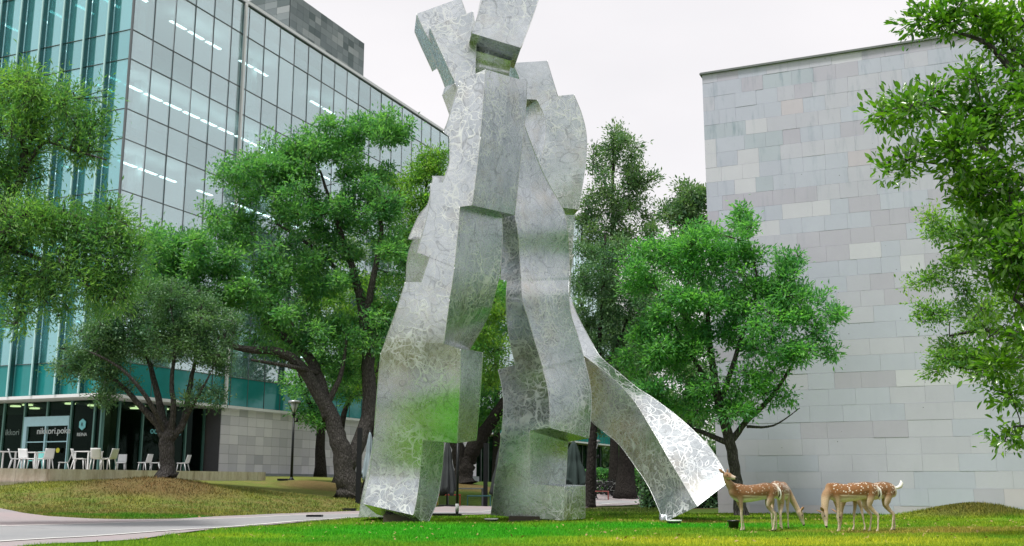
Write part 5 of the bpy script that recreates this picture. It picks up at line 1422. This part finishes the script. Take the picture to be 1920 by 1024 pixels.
chair('white chair with its back to the lawn before the square table', 181, 880, 42.2, R(95), M_plastic)
chair('rightmost outdoor chair at the square table, back to the right', 202, 880, 42.6, R(160), M_plastic)
gin = 'chairs inside the cafe'
chair('teal chair behind the table at the cafe door', 64, 881, 46.2, R(250), M_teal, group=gin)
chair('indoor chair just left of the dark door post', 118, 881, 50.6, R(200), M_plast2, z=FZ, group=gin)
chair('indoor chair behind the second glass pane from the corner post', 226, 882, 50.8, R(280), M_plast2, z=FZ, group=gin)
chair('indoor chair left of the umbrella tree trunk', 270, 882, 51.0, R(160), M_plast2, z=FZ, group=gin)
chair('indoor chair hidden closest behind the umbrella tree trunk', 290, 882, 51.6, R(190), M_plast2, z=FZ, group=gin)
chair('lone indoor chair right of the umbrella tree trunk', 342, 884, 52.5, R(170), M_plast2, z=FZ, group=gin)
# ---------------------------------------------------------------- street lamps
M_black = mat_plain('black_metal', (.018, .020, .022), .45, .6)
def lamp(label, px, py, Y, h, zoff=None):
    g = at(px, py, Y); z = gz(g[0], g[1]) if zoff is None else zoff
    root = empty('street_lamp', (g[0], g[1], z), label=label, cat='street lamp')
    b = MB(); b.tube([(0, 0, 0), (0, 0, .06), (0, 0, .14), (0, 0, .2)], [.16, .15, .08, .06], 14); b.build('base', M_black, root)
    b = MB(); b.tube([(0, 0, .18), (0, 0, h - .72)], [.065, .05], 12); b.tube([(0, 0, h - .72), (0, 0, h - .66), (0, 0, h - .6)], [.09, .09, .06], 12); b.build('pole', M_black, root)
    b = MB(); b.tube([(.06, 0, h - 1.0), (.16, 0, h - .98), (.17, 0, h - .82)], [.03, .06, .05], 8); b.build('sensor', M_black, root)
    b = MB()
    for k in range(4):
        a = k * math.pi / 2 + .4; b.tube([(.06 * math.cos(a), .06 * math.sin(a), h - .6), (.17 * math.cos(a), .17 * math.sin(a), h - .38), (.29 * math.cos(a), .29 * math.sin(a), h - .12)], .014, 6)
    b.build('cage', M_black, root)
    b = MB(); b.tube([(0, 0, h - .56), (0, 0, h - .4), (0, 0, h - .13)], [.06, .13, .20], 16); b.build('lamp_glass', mat_plain('frosted_lens', (.55, .60, .60), .2), root)
    b = MB(); b.tube([(0, 0, h - .13), (0, 0, h - .11), (0, 0, h - .03), (0, 0, h)], [.28, .31, .28, .16], 20); b.build('hood', mat_plain('grey_hood', (.35, .37, .38), .4, .5), root)
lamp('black street lamp with glass lantern in front of the grey tile wall', 546, 906, 50, 3.75)
lamp('slender dark lamp half hidden by the slim trunk near the bicycles', 1117, 925, 60, 3.3)
lamp('distant lamp above the person with the backpack', 1075, 920, 78, 2.9)
g = at(857, 967, 33.0)
root = empty('pole', (g[0], g[1], gz(g[0], g[1])), label='plain dark pole with pale scuffed foot between the two steel legs', cat='pole')
b = MB(); b.tube([(0, 0, 0), (0, 0, 2.45)], .045, 10); b.build('shaft', M_black, root)
b = MB(); b.tube([(0, 0, .12), (0, 0, .38)], .055, 10); b.build('sleeve', mat_plain('scuffed_sleeve', (.40, .42, .43), .7, var=.6, scale=18), root)
b = MB(); b.box(-.75, .14, -.2, .2, 0, .09); b.build('base_plate', M_black, root)
# ---------------------------------------------------------------- closed parasols
def parasol(label, px, py, Y, top, low, rad, col, pole_side=0.0, seed=0):
    g = at(px, py, Y); z = gz(g[0], g[1]); rg = random.Random(seed)
    root = empty('parasol', (g[0], g[1], z), label=label, cat='parasol', group='folded parasols behind the sculpture')
    b = MB(); b.tube([(0, 0, 0), (0, 0, top + .08)], .03, 8); b.build('pole', M_black, root)
    b = MB(); b.box(-.35, .35, -.35, .35, 0, .07); b.build('base', M_black, root)
    if pole_side:
        b = MB(); b.box(pole_side - .09, pole_side + .09, -.06, .06, 0, top + .15); b.build('side_post', M_black, root)
    V = []; Fs = []; n = 36; lv = 14
    for i in range(lv + 1):
        t = i / lv; zz = top + (low - top) * t
        rr_ = rad * (.10 + .95 * t ** .75) * (1 - .18 * math.exp(-((t - .45) / .10) ** 2))
        for k in range(n):
            a = 2 * math.pi * k / n; fold = 1 + (.28 * t ** .5) * math.sin(a * 8 + t * 1.2) + .08 * math.sin(a * 3 + seed)
            dz = (.10 * math.sin(a * 4 + seed) + .06 * math.sin(a * 8)) * (t > .9)
            V.append((rr_ * fold * math.cos(a), rr_ * fold * math.sin(a), zz + dz))
    for i in range(lv):
        for k in range(n): Fs.append((i * n + k, (i + 1) * n + k, (i + 1) * n + (k + 1) % n, i * n + (k + 1) % n))
    Fs.append(tuple(range(n))); Fs.append(tuple(lv * n + k for k in reversed(range(n))))
    c = MB(); c.add(V, Fs, True); c.build('canopy', col, root)
M_pg = mat_plain('blue_grey_canvas', (.26, .33, .37), .9, var=.15); M_pd = mat_plain('charcoal_canvas', (.040, .047, .050), .9, var=.2)
parasol('folded blue grey parasol beside the big oak trunk', 690, 955, 40, 2.65, .95, .24, M_pg, -.38, 1)
parasol('folded charcoal parasol touching the lower left leg of the sculpture', 838, 955, 42, 2.6, .55, .30, M_pd, 0, 2)
parasol('folded dark parasol left of the right steel leg', 938, 952, 45, 2.5, .55, .36, M_pd, -.62, 3)
parasol('folded dark green parasol standing behind the recess of the right leg', 1077, 950, 46, 2.75, .9, .55, mat_plain('dark_green_canvas', (.025, .045, .042), .9, var=.2), 0, 4)
# ---------------------------------------------------------------- picnic furniture
M_gry = mat_plain('grey_metal', (.20, .22, .23), .5, .3)
M_seatred = mat_plain('red_paint', (.42, .03, .025), .4); M_seatteal = mat_plain('dark_teal_paint', (.02, .10, .11), .4); M_seatyel = mat_plain('yellow_paint', (.50, .50, .05), .4); M_pinkt = mat_plain('faded_red_paint', (.42, .12, .11), .5)
def bench(label, px, py, Y, w, m, yaw=0, name='bench'):
    g = at(px, py, Y); z = gz(g[0], g[1])
    root = empty(name, (g[0], g[1], z), rz=yaw, label=label, cat='bench')
    b = MB(); b.box(-w / 2, w / 2, -.16, .16, .42, .47); b.build('seat', m, root, bevel=.01)
    for s in (1, -1):
        l = MB()
        for t in (1, -1): l.box(s * (w / 2 - .03) - .02, s * (w / 2 - .03) + .02, t * .13 - .02, t * .13 + .02, 0, .419)
        l.box(s * (w / 2 - .03) - .02, s * (w / 2 - .03) + .02, -.109, .109, 0, .03); l.build('leg', m, root)
g = at(876, 950, 45)
table('long grey outdoor table between the two steel legs', 872, 950, 45.4, 1.55, .75, .76, M_gry, R(4), z=gz(g[0], g[1]), slab=.05)
bench('red bench left of the dark pole', 841, 951, 44.6, 1.0, M_seatred, R(3))
bench('dark teal bench right of the dark pole', 898, 951, 44.4, 1.0, M_seatteal, R(3))
bench('yellow bench half hidden by the lower left steel leg', 812, 955, 42.5, .55, M_seatyel, R(80))
bench('small faded red bench in front of the bicycles', 1125, 934, 58, .95, M_pinkt, R(2))
# ---------------------------------------------------------------- bicycles
M_tyre = mat_plain('black_rubber', (.012, .012, .013), .7); M_rim = mat_plain('dark_rim', (.10, .105, .11), .4, .5)
def bike(label, p, yaw, m):
    root = empty('bicycle', p, rz=yaw, label=label, cat='bicycle', group='parked bicycles by the hedge')
    def wheel(cx):
        w = MB(); ring = [(cx + .34 * math.cos(a), 0, .34 + .34 * math.sin(a)) for a in np.linspace(0, 2 * math.pi, 25)]
        w.tube(ring, .034, 6, caps=False); wo_ = w.build('tyre', M_tyre, None)
        s = MB(); s.tube([(cx + .315 * math.cos(a), 0, .34 + .315 * math.sin(a)) for a in np.linspace(0, 2 * math.pi, 25)], .010, 5, caps=False)
        for k in range(10):
            a = k * math.pi / 5; s.tube([(cx, 0, .34), (cx + .31 * math.cos(a), 0, .34 + .31 * math.sin(a))], .002, 3, caps=False)
        s.tube([(cx, -.05, .34), (cx, .05, .34)], .02, 8)
        wh = s.build('wheel', M_rim, root); wo_.parent = wh
    wheel(-.52); wheel(.52)
    f = MB(); bb = (-.08, 0, .30); st = (-.20, 0, .80); hd = (.34, 0, .80); hl = (.38, 0, .66)
    for a, b in ((bb, st), (st, hd), (bb, hl), (hd, hl)): f.tube([a, b], .018, 8)
    for s_ in (.05, -.05): f.tube([(-.52, s_, .34), bb], .010, 6); f.tube([(-.52, s_, .34), st], .009, 6)
    f.build('frame', m, root)
    k = MB()
    for s_ in (.05, -.05): k.tube([hl, (.52, s_, .34)], .013, 6)
    k.tube([hd, (.33, 0, .92)], .014, 6); k.tube([(.33, -.28, .98), (.36, -.12, .94), (.33, 0, .92), (.36, .12, .94), (.33, .28, .98)], .014, 6); k.build('fork', M_black, root)
    s = MB(); s.ball((-.24, 0, .90), (.14, .065, .03), 12, 6); s.tube([st, (-.23, 0, .88)], .014, 6); s.build('saddle', M_black, root)
    c = MB(); c.tube([(-.08, -.07, .30), (-.08, .07, .30)], .06, 10); c.tube([(-.08, .09, .30), (.05, .09, .18)], .012, 6); c.tube([(-.08, -.09, .30), (-.21, -.09, .42)], .012, 6); c.build('crank', M_black, root)
cols = [mat_plain('white_frame', (.7, .7, .7), .4), mat_plain('black_frame', (.02, .02, .02), .4), mat_plain('grey_frame', (.3, .32, .33), .4)]
bl_ = ['frontmost black bicycle at the right end of the rack', 'silver white framed bicycle second in the rack', 'third bicycle from the right with black frame', 'grey framed bicycle in the middle of the rack', 'fifth bicycle with black frame toward the slim trunk', 'white framed bicycle close to the slim trunk', 'last bicycle partly hidden by the slim trunk']
for i in range(7):
    g = at(1168 - i * 9.5, 933, 65); bike(bl_[i], (g[0], g[1] + .22 * i - .6, gz(g[0], g[1])), R(8 + (i * 37) % 9), cols[[1, 0, 1, 2, 1, 0, 2][i]])
# ---------------------------------------------------------------- hedge, small items
def hedge(name, label, x0, x1, y0, y1, h, n, leaf, seed):
    rg = np.random.default_rng(seed)
    root = empty(name, ((x0 + x1) / 2, (y0 + y1) / 2, gz((x0 + x1) / 2, (y0 + y1) / 2)), label=label, cat='hedge')
    O = np.array(root.location); w = x1 - x0; d = y1 - y0
    core = MB(); core.box(-w / 2 + .15, w / 2 - .15, -d / 2 + .15, d / 2 - .15, -.2, h - .2); core.build('branches', BK_dark, root)
    C = rg.random((n, 3)) * np.array([w, d, h]) - np.array([w / 2, d / 2, 0]); fa = rg.integers(0, 3, n)
    C[fa == 0, 1] = -d / 2 + np.abs(rg.normal(0, .10, (fa == 0).sum())); C[fa == 1, 2] = h - np.abs(rg.normal(0, .12, (fa == 1).sum()))
    C[:, 2] += .12 * np.sin(C[:, 0] * 2.1 + 1) * (C[:, 2] / h)
    D = rg.normal(size=(n, 3)); D[:, 2] = np.abs(D[:, 2]) * .8 + .2; D /= np.linalg.norm(D, axis=1)[:, None]
    S = np.cross(D, rg.normal(size=(n, 3))); S /= np.linalg.norm(S, axis=1)[:, None]
    l = .14 * (.7 + .6 * rg.random(n))[:, None]
    V = np.stack([C, C + D * l * .5 + S * l * .25, C + D * l, C + D * l * .5 - S * l * .25], 1).reshape(-1, 3)
    b = np.arange(n)[:, None] * 4
    link('foliage', npmesh('foliage', V, np.concatenate([b + np.array([[0, 1, 2]]), b + np.array([[0, 2, 3]])], 0), leaf), root, kind='stuff')
hedge('hedge', 'bright green clipped hedge behind the parked bicycles', 3.5, 13.5, 72, 74, 1.75, 16000, LF_big, 1)
hedge('hedge', 'dark bush standing in below for a dark opening beneath the steel tail', 5.2, 9.9, 43.0, 45.0, 2.3, 16000, LF_dark, 2)  # bush whose low part is put in for the dark opening there
def ground_light(label, px, py, Y):
    g = at(px, py, Y); root = empty('ground_light', (g[0], g[1], gz(g[0], g[1])), label=label, cat='ground light')
    b = MB(); b.tube([(0, 0, -.03), (0, 0, .07)], [.15, .17], 18); b.build('housing', M_black, root)
    b = MB(); b.tube([(0, 0, .072), (0, 0, .10)], [.19, .19], 22); b.build('cover', mat_plain('white_lens', (.75, .78, .75), .25), root)
ground_light('white round ground light at the foot of the tail', 1264, 978, 26.6)
ground_light('white round ground light left of the right leg base', 921, 972, 28.8)
root_g = at(1376, 994, 23.0); root = empty('bucket', (root_g[0], root_g[1], gz(root_g[0], root_g[1])), label='black plastic bucket in the grass behind the front legs of the brown deer', cat='bucket')
b = MB(); V = []; n = 22
for (r_, z_) in ((.085, -.02), (.12, .17), (.135, .17), (.135, .20), (.118, .20), (.118, .17), (.09, .03)):
    for k in range(n): V.append((r_ * math.cos(2 * math.pi * k / n), r_ * math.sin(2 * math.pi * k / n), z_))
b.add(V, [(i * n + k, i * n + (k + 1) % n, (i + 1) * n + (k + 1) % n, (i + 1) * n + k) for i in range(6) for k in range(n)] + [tuple(6 * n + k for k in range(n)), tuple(reversed(range(n)))], True)
b.build('shell', mat_plain('black_bucket_plastic', (.015, .015, .017), .35), root)
for lab, px, py, Y in (('small dark cover plate on the path near the lawn edge', 590, 972, 31.5), ('dark flat plate on the kerb left of the rear steel leg', 655, 960.5, 37), ('dark service cover in the grass near the street lamp', 530, 908, 48.5)):
    g = at(px, py, Y); b = MB(); b.box(-.22, .22, -.16, .16, 0, .09); o = b.build('cover_plate', M_black, None, label=lab, cat='cover'); o.location = (g[0], g[1], gz(g[0], g[1]))
# fallen leaves / litter, stones
rg = np.random.default_rng(9)
V = []; Fs = []
n = 900; X = rg.uniform(-9, 13, n); Y = rg.uniform(18, 34, n); ok = ~inpoly(X, Y, PATHPOLY); X = X[ok]; Y = Y[ok]; n = len(X)
a = rg.random(n) * 6.28; s = .02 + .025 * rg.random(n); Z = ground(X, Y) + .045 + .02 * rg.random(n)
P = np.stack([X, Y, Z], 1); dx = np.stack([np.cos(a) * s, np.sin(a) * s, rg.normal(0, .4, n) * s], 1); dy = np.stack([-np.sin(a) * s, np.cos(a) * s, rg.normal(0, .4, n) * s], 1) * .5
V = np.stack([P - dx, P + dy, P + dx, P - dy], 1).reshape(-1, 3); b_ = np.arange(n)[:, None] * 4
link('fallen_leaves', npmesh('fallen_leaves', V, np.concatenate([b_ + np.array([[0, 1, 2]]), b_ + np.array([[0, 2, 3]])], 0), mat_plain('dry_leaf', (.30, .22, .08), .8, var=.5, scale=2)), label='scattered dry leaves on the lawn', kind='stuff')
# ---------------------------------------------------------------- unseen trees added beside and behind the camera to darken reflections in the steel
for i, (x, y, h, r_) in enumerate(((17, 0, 20, 5), (17.5, 12, 23, 5), (27, 6, 24, 6), (22, -12, 18, 5.5), (6, -45, 12, 5), (-20, -42, 12, 5))):
    rg2 = np.random.default_rng(100 + i)
    root = empty('tree', (x, y, 0), label=['added unseen broad tree standing behind the camera on the right', 'second added unseen broad tree to the right of the camera', 'added unseen broad tree off to the right beside the stone building', 'added unseen broad tree directly behind the camera', 'added unseen broad tree behind the camera on the left', 'far left added unseen broad tree behind the camera'][i], cat='tree')
    b = MB(); b.tube([(0, 0, -.1), (.1, 0, 2), (-.1, .1, h * .5), (0, 0, h * .85)], [.38, .3, .2, .05], 9); b.build('trunk', BK_grey, root)
    n = 9000; cc = rg2.normal(size=(34, 3)); cc /= np.linalg.norm(cc, axis=1)[:, None]; cc = cc * (rg2.random((34, 1)) ** .4) * np.array([r_, r_, h * .32]) * .85 + np.array([0, 0, h * .62])
    C = cc[rg2.integers(0, 34, n)] + rg2.normal(size=(n, 3)) * .75
    D = rg2.normal(size=(n, 3)); D /= np.linalg.norm(D, axis=1)[:, None]; S = np.cross(D, rg2.normal(size=(n, 3))); S /= np.linalg.norm(S, axis=1)[:, None]; l = .42
    V = np.stack([C, C + D * l * .5 + S * l * .3, C + D * l, C + D * l * .5 - S * l * .3], 1).reshape(-1, 3); b_ = np.arange(n)[:, None] * 4
    link('crown', npmesh('crown', V, np.concatenate([b_ + np.array([[0, 1, 2]]), b_ + np.array([[0, 2, 3]])], 0), LF_oak), root)
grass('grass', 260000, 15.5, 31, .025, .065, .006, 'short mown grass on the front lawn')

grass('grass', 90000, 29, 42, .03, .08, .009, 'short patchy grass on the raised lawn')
# distant belt of trees closing the view beyond the hedge
rg = np.random.default_rng(77); n = 60000
cx = rg.uniform(-30, 75, 260); cy = rg.uniform(128, 150, 260); cz = rg.uniform(1, 9, 260)
w_ = rg.integers(0, 260, n); C = np.stack([cx[w_], cy[w_], cz[w_]], 1) + rg.normal(size=(n, 3)) * np.array([1.8, 1.5, 1.5]); C[:, 2] = np.abs(C[:, 2])
D = rg.normal(size=(n, 3)); D /= np.linalg.norm(D, axis=1)[:, None]; S = np.cross(D, rg.normal(size=(n, 3))); S /= np.linalg.norm(S, axis=1)[:, None]; l = .7
V = np.stack([C, C + D * l * .5 + S * l * .3, C + D * l, C + D * l * .5 - S * l * .3], 1).reshape(-1, 3); b_ = np.arange(n)[:, None] * 4
link('tree_belt', npmesh('tree_belt', V, np.concatenate([b_ + np.array([[0, 1, 2]]), b_ + np.array([[0, 2, 3]])], 0), LF_far), label='far belt of dark green trees closing the campus', kind='stuff')
